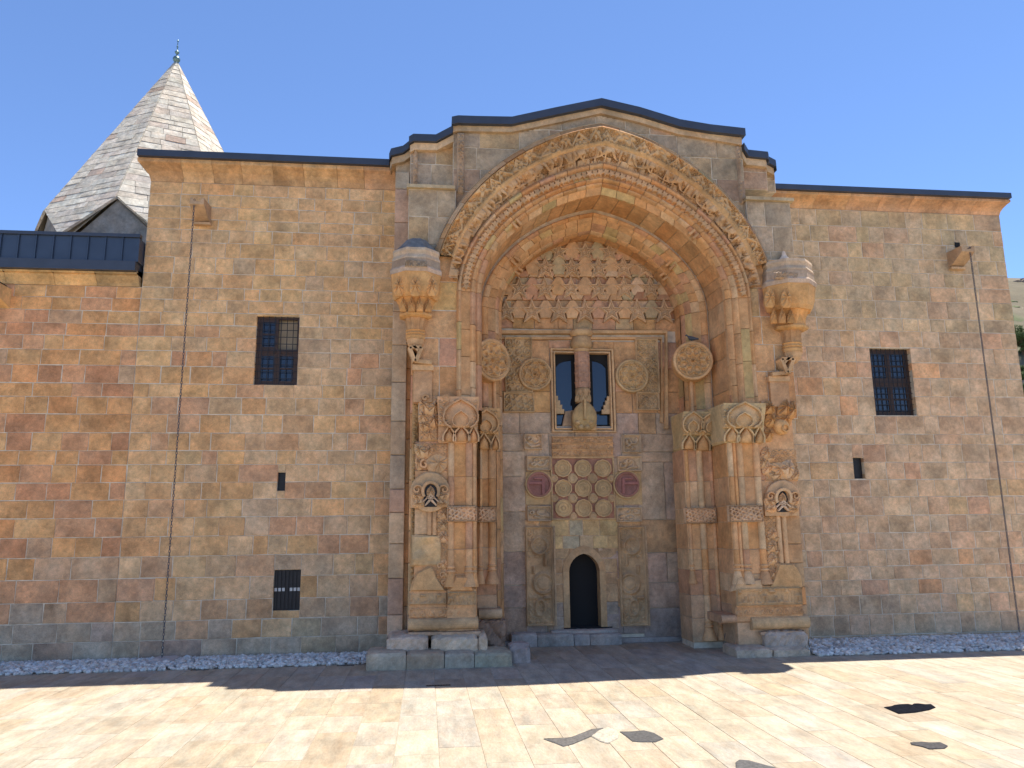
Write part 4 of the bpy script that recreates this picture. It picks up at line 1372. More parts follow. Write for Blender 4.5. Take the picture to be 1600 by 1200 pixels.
def palmette(parent, u, v, k, Y):
    """pierced boss: horseshoe, drop, crossing straps and side leaves. k scales the picture size"""
    pts = [P(u + 12.5 * k * math.cos(a), v - 12.5 * k * math.sin(a) * 1.15, Y) for a in np.radians(np.linspace(-35, 215, 17))]
    mk('horseshoe', *ribbon(pts, .085, Y - .11, .11), MC, parent, CARVL)
    x0, x1, z0, z1 = R(u - 11 * k, v - 13 * k, u + 11 * k, v + 24 * k, Y - .012)
    mk('pierced_ground', *plate([(x0 + .02, z0), (x1 - .02, z0), (x1, (z0 + z1) / 2), (x1 - .06, z1 - .03), ((x0 + x1) / 2, z1), (x0 + .06, z1 - .03), (x0, (z0 + z1) / 2)], Y - .012, .02, .005), MIRON, parent)
    leaf(parent, u, v + 9 * k, 13 * k, 18 * k, 0, .09, CARVL, Y - .02, name='drop')
    for s in (-1, 1):
        for a, b in (((-2, 8), (9, 22)), ((-9, 22), (6, 8)), ((0, 5), (12, 16))):
            p0, p1 = P(u + s * a[0] * k, v + a[1] * k, Y), P(u + s * b[0] * k, v + b[1] * k, Y)
            mk('strap', *ribbon([p0, p1], .035, Y - .10 - .004 * s, .1), MC, parent, (0.6, 0.45, 0.3))
        leaf(parent, u + s * 13 * k, v + 12 * k, 14 * k, 20 * k, s * 55, .10, None, Y, name='side_leaf')
        leaf(parent, u + s * 11 * k, v + 14 * k, 15 * k, 18 * k, s * 115, .10, None, Y, name='side_leaf')
        scrollcurl(parent, u + s * 21 * k, v - 3 * k, 8 * k, 1.2, 200 if s > 0 else -20, -s, .045, Y)


lp = panel('carved_panel', 648, 700, 690, 1000, 800, [690, 735, 795, 835, 870, 925, 946, 966, 1000])
leaf(lp, 664, 714, 17, 26, -38, .13); leaf(lp, 664, 714, 14, 22, 30, .13)
leaf(lp, 668, 733, 30, 38, 62, .10, kind_=0)
scrollcurl(lp, 663, 726, 7.5, 1.0, 90, 1, .06, YP, .12)
leaf(lp, 656, 735, 10, 24, -12, .08)
o_, *_ = disc(lp, 672, 769, 31, YP, .12, jitc(CARVL, .04), 'boss_arch', 32)
x0, x1, z0, z1 = R(641.5, 770, 702, 793, YP - .115)
mk('boss_block', *box(x0, x1, YP - .114, YP + .1, z0, z1), MC, o_, CARVL)
palmette(lp, 673, 768, 1.0, YP - .12)
for u_ in (671, 679):
    xc = PX(u_, 815, YP - .03); r = .055
    v, f = loft([[(xc + r * math.cos(t), YP - .02 + r * math.sin(t), z) for t in np.linspace(math.pi, 2 * math.pi, 9)] for z in (PZ(u_, 836, YP), PZ(u_, 793, YP))], close=False)
    mk('colonette', v, f, MC, lp, CARV, smooth=True)
for vv in (812, 829, 848): leaf(lp, 693, vv, 20, 20, 0, .10, kind_=0); leaf(lp, 688, vv + 2, 9, 13, -50, .07); leaf(lp, 697, vv + 2, 9, 13, 50, .07)
for vv, uu in ((888, 691), (902, 695), (914, 697)): leaf(lp, uu, vv, 14, 15, 20, .09); scrollcurl(lp, uu - 4, vv - 4, 5, 1.1, 0, 1, .035)
# broken stone face: lumpy relief
x0, x1, z0, z1 = R(643, 836, 690, 885, YP)
flat_relief('broken_face', x0, x1, z0, z1, YP - .0, lambda s, t: .5 + .25 * np.sin(s * 9 + t * 5) + .2 * np.sin(t * 14 - s * 6) + .25 * nr.rand(*s.shape), .07, (0.56, 0.40, 0.21), lp, res=.03)


def mound(parent, pts, Y, col):
    q = pxpoly(pts, Y); v, f = plate(q, Y - .13, .2, .07); return mk('flared_foot', v, f, MC, parent, col)


mound(lp, [(640, 924), (697, 924), (690, 914), (682, 902), (678, 889), (672, 884), (664, 888), (652, 894), (644, 908)], YP, (0.52, 0.335, 0.16))

rp = panel('carved_panel', 1192, 1249, 690, 1000, 800, [690, 720, 750, 805, 850, 880, 917, 946, 966, 1000])
for vv, uu, a in ((718, 1194, 12), (732, 1192, -10), (742, 1196, 10)): leaf(rp, uu, vv, 15, 22, a, .11); leaf(rp, uu + 5, vv + 2, 11, 14, 55, .09)
leaf(rp, 1232, 742, 24, 34, -62, .15); leaf(rp, 1222, 745, 26, 30, 25, .15, (0.58, 0.42, 0.26)); leaf(rp, 1206, 748, 13, 22, 60, .12)
leaf(rp, 1240, 750, 10, 18, 20, .12)
o_, *_ = disc(rp, 1221, 779, 27, YP, .14, jitc(CARVL, .04), 'boss_arch', 32)
x0, x1, z0, z1 = R(1195, 780, 1248, 806, YP - .13)
mk('boss_block', *box(x0, x1, YP - .129, YP + .1, z0, z1), MC, o_, CARVL)
palmette(rp, 1222, 778, .92, YP - .14)
for u_ in (1218, 1227):
    xc = PX(u_, 840, YP - .03); r = .06
    v, f = loft([[(xc + r * math.cos(t), YP - .02 + r * math.sin(t), z) for t in np.linspace(math.pi, 2 * math.pi, 9)] for z in (PZ(u_, 880, YP), PZ(u_, 806, YP))], close=False)
    mk('colonette', v, f, MC, rp, CARVL, smooth=True)
for vv in (842, 862, 882, 904): leaf(rp, 1206, vv, 15, 19, 0, .11); leaf(rp, 1202, vv + 2, 8, 13, -55, .08); leaf(rp, 1210, vv + 2, 8, 13, 55, .08)
mound(rp, [(1197, 919), (1253, 919), (1250, 900), (1243, 886), (1236, 880), (1214, 880), (1210, 892), (1204, 908)], YP, (0.52, 0.335, 0.16))
mound(PL1[0], [(700, 924), (742, 924), (736, 912), (730, 900), (712, 900), (706, 912)], -1.62, cpal(0, 1))
mound(PR1[0], [(1140, 924), (1192, 924), (1188, 905), (1178, 906), (1170, 914), (1162, 914), (1156, 900), (1148, 902)], -1.62, cpal(0, 1))

# curled leaf blocks beside the big capitals
lb = panel('leaf_block', 655, 686, 618, 690, 655, [618, 690])
for (u, v, w_, h_, a, hh) in ((669, 648, 15, 30, -25, .16), (672, 650, 17, 30, 28, .18), (662, 664, 16, 26, -5, .14), (676, 668, 17, 24, 10, .20), (668, 672, 16, 18, -40, .16), (671, 688, 9, 20, 0, .10)):
    leaf(lb, u, v, w_, h_, a, hh)
scrollcurl(lb, 664, 623, 5.5, 1.1, 0, 1, .06, YP, .14); scrollcurl(lb, 697, 624, 6, 1.1, 180, -1, .06, -1.75, .14)
leaf(lb, 690, 662, 15, 42, 8, .16, Y=-1.68); leaf(lb, 706, 660, 12, 30, -40, .12, Y=-1.72)
rbk = panel('leaf_block', 1191, 1238, 626, 700, 660, [626, 700])
for (u, v, w_, h_, a, hh) in ((1199, 648, 22, 22, 0, .20), (1204, 668, 18, 24, -5, .16), (1220, 652, 19, 30, 14, .22), (1232, 656, 15, 30, 12, .22), (1220, 668, 26, 24, 10, .2), (1198, 690, 16, 24, 8, .14)):
    leaf(rbk, u, v, w_, h_, a, hh, col=jitc((0.56, 0.33, 0.14), .06))
bx_, bz_ = P(1218, 668, YP); v, f = dome(circ(bx_, bz_, .20, 18), YP - .1, .16); bud = mk('round_bud', v, f, MC, rbk, (0.58, 0.35, 0.15), smooth=True)
mk('bud_ring', *ribbon(circ(bx_ + .03, bz_ - .05, .085, 14), .035, YP - .29, .06, True), MC, bud, (0.56, 0.33, 0.14))
# carved bands, roll and rough course at the feet of the piers
for (u0, u1, v0, v1, Y, sd_) in ((639, 698, 926, 946, YP - .07, 31), (699, 744, 924, 946, -1.70, 32), (1150, 1252, 918, 946, YP - .12, 33)):
    x0, x1, z0, z1 = R(u0, v0, u1, v1, Y)
    im = raster(10, int(10 * (x1 - x0) / (z1 - z0)), sd_)
    b_ = mk('band_block', *box(x0, x1, Y, Y + .3, z0 - .35, z1 + .04), MC, pt, CARV)
    flat_relief('inscribed_band', x0, x1, z0, z1, Y - .01, lambda s, t, im=im, a=z1 - z0, b=x1 - x0: samp(im, t / a, s / b), .055, (0.50, 0.34, 0.18), b_, res=.018, border=.02)
YB = -1.80


def roll(u0, u1, v0, v1, Y, col, name='base_roll'):
    x0, x1, z0, z1 = R(u0, v0, u1, v1, Y); r = (z1 - z0) / 2; zc = (z0 + z1) / 2
    n = max(1, int((x1 - x0) / .9)); xs = [x0 + (x1 - x0) * i / n for i in range(n + 1)]
    for a, b in zip(xs[:-1], xs[1:]):
        v, f = loft([[(x, Y + r - r * math.cos(t), zc + r * math.sin(t)) for t in np.linspace(-1.57, 1.57, 9)] + [(x, Y + 1.2, zc + r), (x, Y + 1.2, zc - r)] for x in (a + .004, b - .004)])
        mk(name, v, f, MC, pt, jitc(col, .08))


roll(637, 748, 966, 985, YB, (0.50, 0.35, 0.19)); roll(1176, 1267, 963, 984, YB, (0.54, 0.38, 0.21))
roll(748, 785, 952, 968, -.95, (0.42, 0.30, 0.18)); roll(1128, 1178, 961, 974, -1.70, (0.45, 0.30, 0.18))


def rough_block(name, parent, u0, u1, v0, v1, Y, yb, col, amp=.03, z0=None, bev=.03, label=None):
    x0, x1, zA, zB = R(u0, v0, u1, v1, Y)
    if z0 is not None: zA = z0
    nx = max(4, int((x1 - x0) / .09)); nz = max(4, int((zB - zA) / .09))
    def face(fn, na, nb):
        g = [[fn(i / na, j / nb) for j in range(nb + 1)] for i in range(na + 1)]; return g
    mb = MB(); 
    def nz_(x, y, z): return amp * (math.sin(x * 11.3 + z * 7.7) * math.sin(y * 9.1 + x * 5.2 + z * 3) + .6 * math.sin(x * 31 + z * 23 + y * 17))
    def P3(x, y, z):
        # pull corners in a little
        e = bev
        return (x, y, z)
    faces = [lambda s, t: (x0 + (x1 - x0) * s, Y, zA + (zB - zA) * t), lambda s, t: (x0 + (x1 - x0) * s, Y + (yb - Y) * t, zB), lambda s, t: (x0, Y + (yb - Y) * (1 - s), zA + (zB - zA) * t), lambda s, t: (x1, Y + (yb - Y) * s, zA + (zB - zA) * t)]
    for fi, fn in enumerate(faces):
        na, nb = (nx, nz) if fi < 2 else (6, nz)
        V = []; Fs = []
        for i in range(na + 1):
            for j in range(nb + 1):
                x, y, z = fn(i / na, j / nb)
                dx = min(x - x0, x1 - x); dz = zB - z; dy = y - Y
                n_ = nz_(x, y, z)
                ins = lambda d: max(0, bev - d) ** 2 / bev
                y2 = y + (ins(dx) + ins(dz)) * (1 if dy < .01 else 0) - n_ * (1 if dy < .01 else .3)
                z2 = z - (ins(dx) + ins(dy)) * (1 if dz < .01 else 0) + n_ * (.5 if dz < .01 else 0)
                V.append((x + n_ * .2, y2, z2))
        for i in range(na):
            for j in range(nb): Fs.append((i * (nb + 1) + j, (i + 1) * (nb + 1) + j, (i + 1) * (nb + 1) + j + 1, i * (nb + 1) + j + 1))
        mb.add(V, Fs, col)
    return mb.build(name, MC, parent)


STEPC = (0.41, 0.345, 0.255); MARB = (0.53, 0.44, 0.33)
for q in ((638, 690, 986, 993, -1.74), (690, 752, 985, 994, -1.74), (1190, 1260, 985, 992, -1.78)): rough_block('carved_course', pt, *q, -.6, (0.42, 0.31, 0.21), .02)
for q in ((604, 669, 993, 1018, -1.98), (674, 747, 993, 1019, -2.0), (748, 762, 992, 1017, -1.98)): rough_block('plinth_block', pt, *q, -.8, jitc(MARB, .06), .022, bev=.05)
for (u0, u1, c) in ((572, 634, STEPC), (635, 694, (0.34, 0.28, 0.20)), (695, 741, (0.39, 0.35, 0.27)), (742, 800, (0.38, 0.35, 0.26))): rough_block('base_course', pt, u0, u1, 1019, 1047, -2.35, -1.5, jitc(c, .05), .012, z0=0.0, bev=.03)
rough_block('plinth_block', pt, 1197, 1264, 985, 1010, -1.85, -.8, (0.46, 0.40, 0.33), .035, z0=.1, bev=.05)
rough_block('plinth_block', pt, 1150, 1198, 985, 1012, -1.45, -.6, (0.30, 0.24, 0.18), .04, z0=0, bev=.05)
for (u0, u1) in ((1152, 1208), (1210, 1266)): rough_block('base_course', pt, u0, u1, 1013, 1028, -2.2, -1.3, jitc((0.50, 0.42, 0.31), .05), .02, z0=0.0, bev=.03)
rough_block('pier_foot', pt, 748, 790, 968, 1004, -.95, .2, (0.33, 0.23, 0.16), .05, z0=0)
# loose square block standing on the floor
lbk = rough_block('stone_block', None, 797, 829, 1006, 1038, -1.95, -1.5, (0.36, 0.31, 0.28), .02, z0=0.0, bev=.05)
tag(lbk, 'squat grey stone block standing on the floor at the end of the left plinth', 'stone block')


for (u0, u1, v0, v1, Y, par, p_) in ((650, 699, 692, 734, YP - .005, lp, .15), (1194, 1246, 702, 752, YP - .005, rp, .15), (1196, 1216, 806, 916, YP - .005, rp, .12), (682, 700, 796, 920, YP - .005, lp, .12), (641, 744, 948, 965, YP - .09, pt, .21), (1150, 1256, 948, 962, YP - .12, pt, .20), (657, 684, 622, 689, YP - .02, lb, .13)):
    x0, x1, z0, z1 = R(u0, v0, u1, v1, Y)
    flat_relief('carved_ground', x0, x1, z0, z1, Y, lambda s, t, p_=p_: scroll(s + .03, t, p_), .035, jitc(CARV, .05), par, res=.016, border=.0)

# ------------------------------------------------------------------ the two corner consoles
def console(uc, tab, Y, tiers, sgn):
    """tab: (v, halfwidth px). Polygonal corbel growing out of the wall"""
    xc = PX(uc, 450, Y)
    root = empty('console', (xc, Y, 0)); root.parent = pt; root.matrix_parent_inverse = mathutils.Matrix.Translation(pt.location).inverted()
    root.location = (0, 0, 0); root.matrix_parent_inverse = mathutils.Matrix.Translation(pt.location).inverted()
    def sec(v, hw, n=16, flute=0.0, fl_n=8, ph=0):
        z = PZ(uc, v, Y - .4); r = abs(PX(uc + hw, v, Y - .4) - PX(uc, v, Y - .4))
        out = []
        for i in range(n):
            a = 2 * math.pi * i / n
            k = 1.0
            rr = r * (1 / max(abs(math.cos((a + math.pi / 8) % (math.pi / 4) - math.pi / 8)), .9))
            rr *= 1 - flute * abs(math.sin(a * fl_n / 2 + ph))
            out.append((xc + rr * math.cos(a), Y + rr * .95 * math.sin(a), z))
        return out
    for nm, mat, col, rows in tiers:
        v, f = loft([sec(*r) if len(r) == 2 else sec(r[0], r[1], r[2], r[3], r[4]) for r in rows][::-1])
        mk(nm, v, f, mat, root, col)
    return root, xc


GREYC = (0.50, 0.40, 0.28)
ORC = (0.57, 0.345, 0.145)
CONL = [('hood', MSLATE, GREYC, [(368, 15), (370, 17), (380, 25), (388, 33)]),
        ('cornice_band', MC, GREYC, [(388, 32), (389, 36), (393, 37), (396, 36), (399, 35.5), (402, 37), (404, 38), (406, 38)]),
        ('carved_band', MC, (0.38, 0.30, 0.215), [(406, 37.5), (418, 38.5)]),
        ('drip_course', MC, (0.50, 0.40, 0.30), [(418, 39), (421, 41), (424, 40.5), (427, 40)]),
        ('flared_body', MC, ORC, [(427, 39, 48, .0, 8), (436, 38.5, 48, .02, 8), (448, 38, 48, .05, 8), (457, 37, 48, .09, 8), (463, 35, 48, .14, 8)]),
        ('fluted_tier', MC, (0.55, 0.31, 0.12), [(463, 32, 48, .16, 8), (470, 27.5, 48, .18, 8), (479, 25, 48, .16, 8), (485, 24.5, 48, .08, 8)]),
        ('ring', MC, ORC, [(485, 24.5), (487, 26), (490, 25), (492, 20)]),
        ('carved_neck', MC, (0.45, 0.28, 0.14), [(492, 17.5, 48, .12, 10), (502, 15.5, 48, .16, 10), (511, 14.5, 48, .12, 10)]),
        ('neck_rings', MC, ORC, [(511, 15.5), (513, 13.5), (516, 15.5), (518, 13.5), (520, 15.5), (523, 14.5), (525, 15)]),
        ('cone', MC, (0.55, 0.36, 0.19), [(525, 14), (533, 12), (541, 6)])]
cl, xcl = console(650, None, -1.55, CONL, 1)
CONR = [(nm, m_, c_, [tuple([r[0] + 18 + (r[0] - 388) * .02, r[1] * .98] + list(r[2:])) for r in rows]) for nm, m_, c_, rows in CONL]
CONR[0] = ('hood', MC, (0.60, 0.53, 0.43), [(384, 1.5), (392, 4), (399, 9), (404, 19), (406.5, 29)])
cr_, xcr = console(1229, None, -1.55, CONR, -1)
for root, uc, dv in ((cl, 650, 0), (cr_, 1229, 18)):
    for i, du in enumerate((-27, -1, 25)):
        petal(root, uc + du, 463 + dv, 432 + dv, 17, -2.16 if du in (-1,) else -1.98, .09, jitc(ORC, .05), name='niche_leaf')
    for i, du in enumerate((-20, -7, 6, 19)):
        petal(root, uc + du, 487 + dv, 462 + dv, 11, -1.98 if abs(du) < 10 else -1.86, .07, jitc((0.52, 0.30, 0.12), .06), name='niche_leaf', kind_=1)
    x0, x1, z0, z1 = R(uc - 18, 406.5 + dv, uc + 18, 417.5 + dv, -2.17)
    flat_relief('carved_band', x0, x1, z0, z1, -2.165, lambda s, t: scroll(s, t, .085), .05, (0.40, 0.315, 0.225), root, res=.014)
    # knot and shelf below the cone
    Yk = -1.66
    for a, b, wd in (((-10, 543), (-2, 565), .075), ((9, 543), (0, 565), .075), ((-10, 543), (9, 543), .06), ((-4, 540), (4, 549), .05)):
        sg = 1 if uc < 800 else -1
        mk('knot_strap', *ribbon([P(uc + sg * a[0], a[1] + dv, Yk - .1), P(uc + sg * b[0], b[1] + dv, Yk - .1)], wd * 1.6, Yk - .16, .25), MC, root, (0.54, 0.36, 0.19))
    sg = 1 if uc < 800 else -1
    mk('shelf', *ribbon([P(uc - sg * 2, 565 + dv, Yk), P(uc + sg * 25, 568 + dv, Yk)], .12, Yk - .12, .3), MC, root, (0.54, 0.36, 0.19))
    x0, x1, z0, z1 = R(uc - (4 if sg > 0 else 25), 570 + dv, uc + (25 if sg > 0 else 4), 628 + dv * .4, Yk)
    mk('bracket_pilaster', *box(x0, x1, Yk, -1.3, z0, z1), MC, root, (0.49, 0.31, 0.17))
    mk('bracket_cap', *box(x0 - .03, x1 + .03, Yk - .04, -1.3, z1 - .14, z1 - .002), MC, root, (0.55, 0.37, 0.2))

# ------------------------------------------------------------------ recessed wall with twin window and door
ty = empty('recessed_wall', (0, 0, 0)); ty.parent = pt; ty.matrix_parent_inverse = mathutils.Matrix.Translation(pt.location).inverted()
AI = Q[12][0]
WN = R(868, 552, 953, 669, YW)
DN = (PX(890, 930, YW), PX(938, 930, YW), PZ(914, 980, YW), PZ(914, 865, YW))
tm = MB()
for x in np.arange(X0C - AI - .35, X0C + AI + .35, .12):
    a, b = x, x + .12; xm = (a + b) / 2
    ztop_ = curve_z(Q[12], xm) + .35 if abs(xm - X0C) < AI else 9.2
    segs = [(0, ztop_)]
    for h in (WN, DN):
        if h[0] - .06 < xm < h[1] + .06:
            new = []
            for (c, d) in segs:
                if h[3] <= c or h[2] >= d: new.append((c, d)); continue
                if h[2] > c: new.append((c, h[2] - .02))
                if h[3] < d: new.append((h[3] + .02, d))
            segs = new
    for c, d in segs: tm.add(*box(a, b, YW + .045, YW + .34, c, d), MMC)
tm.build('mortar_bed', MMORT, ty)
# dark rooms behind the openings
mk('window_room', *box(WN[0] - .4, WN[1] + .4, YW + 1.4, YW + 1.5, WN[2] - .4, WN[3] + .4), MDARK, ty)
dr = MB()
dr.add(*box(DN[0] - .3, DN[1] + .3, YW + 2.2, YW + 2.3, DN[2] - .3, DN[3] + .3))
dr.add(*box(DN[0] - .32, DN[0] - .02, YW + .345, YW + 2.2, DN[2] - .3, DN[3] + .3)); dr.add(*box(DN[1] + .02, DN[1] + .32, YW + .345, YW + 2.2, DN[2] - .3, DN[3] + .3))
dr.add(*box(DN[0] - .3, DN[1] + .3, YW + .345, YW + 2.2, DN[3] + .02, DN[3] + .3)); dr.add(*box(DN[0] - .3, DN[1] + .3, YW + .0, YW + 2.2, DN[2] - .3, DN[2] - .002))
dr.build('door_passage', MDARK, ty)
mk('rear_mass', *box(-.9, 9.9, YW + 2.4, 18, 0, 12.4), MBODY, pt)
lid = MB()
lid.add(*box(-.9, X0C - AI - .4, YW + .1, YW + 2.4, 0, 12.0)); lid.add(*box(X0C + AI + .4, 9.9, YW + .1, YW + 2.4, 0, 12.0)); lid.add(*box(X0C - AI - .4, X0C + AI + .4, YW + .36, YW + 2.4, 11.5, 12.1))
lid.build('side_mass', MBODY, pt)


def tpal(x, z):
    if z > 6.4: c = pick([(4, (0.53, 0.32, 0.16)), (2, (0.50, 0.30, 0.18)), (1, (0.47, 0.35, 0.19)), (1, (0.55, 0.34, 0.15))])
    elif z > 1.0: c = pick([(3, (0.47, 0.37, 0.26)), (2, (0.44, 0.33, 0.25)), (1, (0.50, 0.34, 0.19))])
    else: c = pick([(3, (0.33, 0.28, 0.24)), (2, (0.36, 0.27, 0.19))])
    return jitc(c, .05)


def tstones(u0, u1, vs, wmin, wmax, Y=YW, pal=tpal, holes=(), clipc=False):
    x0, x1 = PX(u0, (vs[0] + vs[-1]) / 2, Y), PX(u1, (vs[0] + vs[-1]) / 2, Y)
    zs = [PZ((u0 + u1) / 2, v, Y) for v in vs][::-1]
    zs[0] = max(zs[0], 0)
    stones(ty, x0, x1, zs, Y, pal, wmin, wmax, holes=holes, depth=.12, bev=.010, gap=.007)


XA, XB = X0C - AI - .02, X0C + AI + .02
UA, UB = 776, 1062
tstones(UA, UB, [497, 515], .5, .7)
tstones(UA, UB, [533, 575, 612, 645, 678], .5, .9, holes=[(WN[0] - .16, WN[1] + .16, WN[2] - .16, WN[3] + .14)])
tstones(766, 822, [678, 705, 745, 800, 862, 915, 950, 1003], .7, .9)
tstones(1001, 1072, [678, 706, 722, 812, 863, 910, 950, 1003], .7, .9)
tstones(862, 966, [811, 837, 857], .32, .55, pal=lambda x, z: jitc(pick([(3, (0.54, 0.40, 0.20)), (2, (0.50, 0.38, 0.22)), (1, (0.48, 0.42, 0.28))]), .06))
stones(ty, PX(815, 800, YW), PX(1008, 800, YW), [0.2] + [PZ(914, v, YW) for v in (950, 905, 862, 811, 765, 715, 672)], YW + .012, tpal, .5, .8, holes=[(DN[0], DN[1], 0, DN[3])], depth=.1, bev=.01)
dpal = lambda x, z: jitc((0.44, 0.30, 0.165) if z > .9 else (0.38, 0.32, 0.25), .07)
DH = (PX(880, 930, YW), PX(947, 930, YW), 0, PZ(914, 852, YW))
tstones(863, 966, [857, 873, 895, 912, 941, 962, 984], .4, .5, pal=dpal, holes=[(DH[0], DH[1], 0, PZ(914, 893, YW)), (DN[0], DN[1], PZ(914, 900, YW), DN[3])])
# door arch: curved surround in cut stones
za, zsp = DN[3], PZ(914, 893, YW); dxc = (DN[0] + DN[1]) / 2; da = (DN[1] - DN[0]) / 2
o_in = [(-da, DN[2]), (-da, zsp)] + [(-da * math.cos(t) , zsp + (za - zsp) * (math.sin(t) * .9 + .1 * (1 - abs(math.cos(t))))) for t in np.linspace(.2, math.pi - .2, 11)] + [(da, zsp), (da, DN[2])]
ko = (DH[1] - DH[0]) / 2 / da
o_out = [(x * ko, zz if zz <= zsp else zsp + (zz - zsp) * ((DH[3] - zsp) / (za - zsp))) for x, zz in o_in]
door = MB().add(*loft([[(dxc + x, YW + .36, z) for x, z in o_in], [(dxc + x, YW + .03, z) for x, z in o_in]], close=False), MMC).build('doorway', MMORT, ty)
cutsd = [0, 1, 4, 7, 8, 10, 13, 14] if False else [0, 1, 4, 6, 8, 11, 13, 14]
for a, b in zip(cutsd[:-1], cutsd[1:]):
    inn = o_in[a:b + 1]; out = o_out[a:b + 1]
    n = len(inn)
    v = [(dxc + x, YW - .018, z) for x, z in inn] + [(dxc + x * 1.0, YW - .018, z) for x, z in out] + [(dxc + x * .99, YW + .35, z) for x, z in inn] + [(dxc + x, YW + .1, z) for x, z in out]
    f = []
    for i in range(n - 1):
        f += [(i, i + 1, n + i + 1, n + i), (i, 2 * n + i, 2 * n + i + 1, i + 1), (n + i, n + i + 1, 3 * n + i + 1, 3 * n + i)]
    f += [(0, n, 3 * n, 2 * n), (n - 1, 2 * n - 1 + 0, 4 * n - 1, 3 * n - 1)]
    mk('arch_stone' if a else 'jamb_block', v, f, MC, door, dpal(0, 1.5 if b < 14 and a else .95))
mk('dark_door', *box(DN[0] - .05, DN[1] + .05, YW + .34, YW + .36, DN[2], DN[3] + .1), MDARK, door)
# threshold and step
rough_block('step', pt, 862, 966, 984, 991, YW - .22, YW + .1, (0.38, 0.35, 0.31), .01, z0=PZ(914, 990, YW - .2), bev=.02)
for (u0, u1) in ((800, 840), (841, 897), (898, 922), (923, 972)): rough_block('step', pt, u0, u1, 990, 1008, .36, YW + .05, jitc((0.36, 0.335, 0.30), .06), .012, z0=0.0, bev=.025)
mk('floor_ledge', *box(XA - .3, XB + .3, YW - .12, YW + .02, 0, .12), MC, ty, (0.30, 0.28, 0.26))

# cornice band with its frame turning down at the right
roll_pts = [P(778, 523, YW - .05), P(1040, 523, YW - .05), P(1040, 640, YW - .05)]
mk('moulding_frame', *ribbon([P(778, 519, YW - .05), P(1041, 519, YW - .05), P(1041, 670, YW - .05)], .13, YW - .10, .13), MC, ty, (0.53, 0.35, 0.18))
mk('moulding_frame', *ribbon([P(778, 528, YW - .05), P(1034, 528, YW - .05), P(1034, 660, YW - .05)], .10, YW - .055, .10), MC, ty, (0.50, 0.32, 0.16))
# star field
SROW = [(484, [790, 831, 873, 914, 955, 996, 1038], 20), (448, [811, 851, 892, 935, 975, 1016], 19), (416, [852, 893, 935, 974, 1008], 19), (391, [873, 914, 952], 17)]
BANDS = [(456, 470), (424, 434), (398, 408)]
sf = empty('star_field', (0, 0, 0)); sf.parent = pt; sf.matrix_parent_inverse = mathutils.Matrix.Translation(pt.location).inverted()
STP = lambda: jitc(pick([(4, (0.50, 0.33, 0.18)), (2, (0.53, 0.33, 0.16)), (1.5, (0.47, 0.29, 0.18)), (1.2, (0.45, 0.37, 0.22)), (1, (0.56, 0.42, 0.27)), (.8, (0.42, 0.24, 0.14))]), .07)


def inside(x, z, m=0.0): return abs(x - X0C) < AI - m and z < curve_z(Q[12], x) + .12


for ri, (vc, us, rpx) in enumerate(SROW):
    for u in us:
        x, z = P(u, vc + 3, YW - .06)
        if not inside(x, z): continue
        r = abs(PX(u + rpx, vc, YW) - PX(u, vc, YW))
        s = mk('carved_star', *plate(star(x, z, r * 1.1, 5, .43), YW - .085, .15, .02), MC, sf, jitc((0.52, 0.37, 0.22), .07))
        mk('star_rim', *ribbon(star(x, z, r * .80, 5, .43), .04, YW - .125, .07, True), MC, s, jitc((0.55, 0.40, 0.24), .06))
        mk('inner_star', *ribbon(star(x, z, r * .38, 5, .43), .03, YW - .125, .08, True), MC, s, (0.52, 0.37, 0.22))
    ext = [us[0] - (us[1] - us[0])] + us + [us[-1] + (us[1] - us[0])]
    for a, b in zip(ext[:-1], ext[1:]):
        m = (a + b) / 2; k = (b - a) / 41
        q = pxpoly([(m - 3.5 * k, vc - 14), (m + 3.5 * k, vc - 14), (m + 12.5 * k, vc - 1), (m + 7.5 * k, vc + 14), (m - 7.5 * k, vc + 14), (m - 12.5 * k, vc - 1)], YW)
        cx = sum(p[0] for p in q) / 6; cz = sum(p[1] for p in q) / 6
        if inside(cx, cz - .1): mk('polygon_stone', *plate(q, YW - .075 + rnd.uniform(-.015, .01), .13, .02), MC, sf, STP())
        for (ua, ub) in ((m - 13, m - 1), (m + 1, m + 13)):
            pass
for (v0, v1) in BANDS:
    u = 772; t = 0
    while u < 1062:
        wpx = rnd.uniform(17, 22)
        dlt = 3 if t % 2 else -3
        q = pxpoly([(u + .5 + dlt, v0 + .6), (u + wpx - .5 - dlt, v0 + .6), (u + wpx - .5 + dlt, v1 - .6), (u + .5 - dlt, v1 - .6)], YW)
        cx = sum(p[0] for p in q) / 4; cz = sum(p[1] for p in q) / 4
        if inside(cx, cz - .1): mk('polygon_stone', *plate(q, YW - .06 + rnd.uniform(-.012, .01), .12, .014), MC, sf, STP())
        u += wpx; t += 1
for (v0, v1) in ((366, 378), (378, 398), (408, 424), (434, 456), (470, 498)):
    u = 772
    while u < 1062:
        wpx = rnd.uniform(24, 38)
        q = pxpoly([(u + .3, v0 + .3), (u + wpx - .3, v0 + .3), (u + wpx - .3, v1 - .3), (u + .3, v1 - .3)], YW)
        cx = sum(p[0] for p in q) / 4; cz = sum(p[1] for p in q) / 4
        if inside(cx, cz - .15): mk('ground_stone', *plate(q, YW + .03, .08, .008), MC, sf, STP())
        u += wpx

# carved panels around the window
CP = (0.49, 0.35, 0.19)


def cpanel(u0, u1, v0, v1, fn, amp=.05, col=CP, Y=YW, border=.04, res=.017, refv=None):
    x0, x1, z0, z1 = R(u0, v0, u1, v1, Y)
    return flat_relief('carved_slab', x0, x1, z0, z1, Y - .02, fn, amp, jitc(col, .05), ty, res=res, border=border)


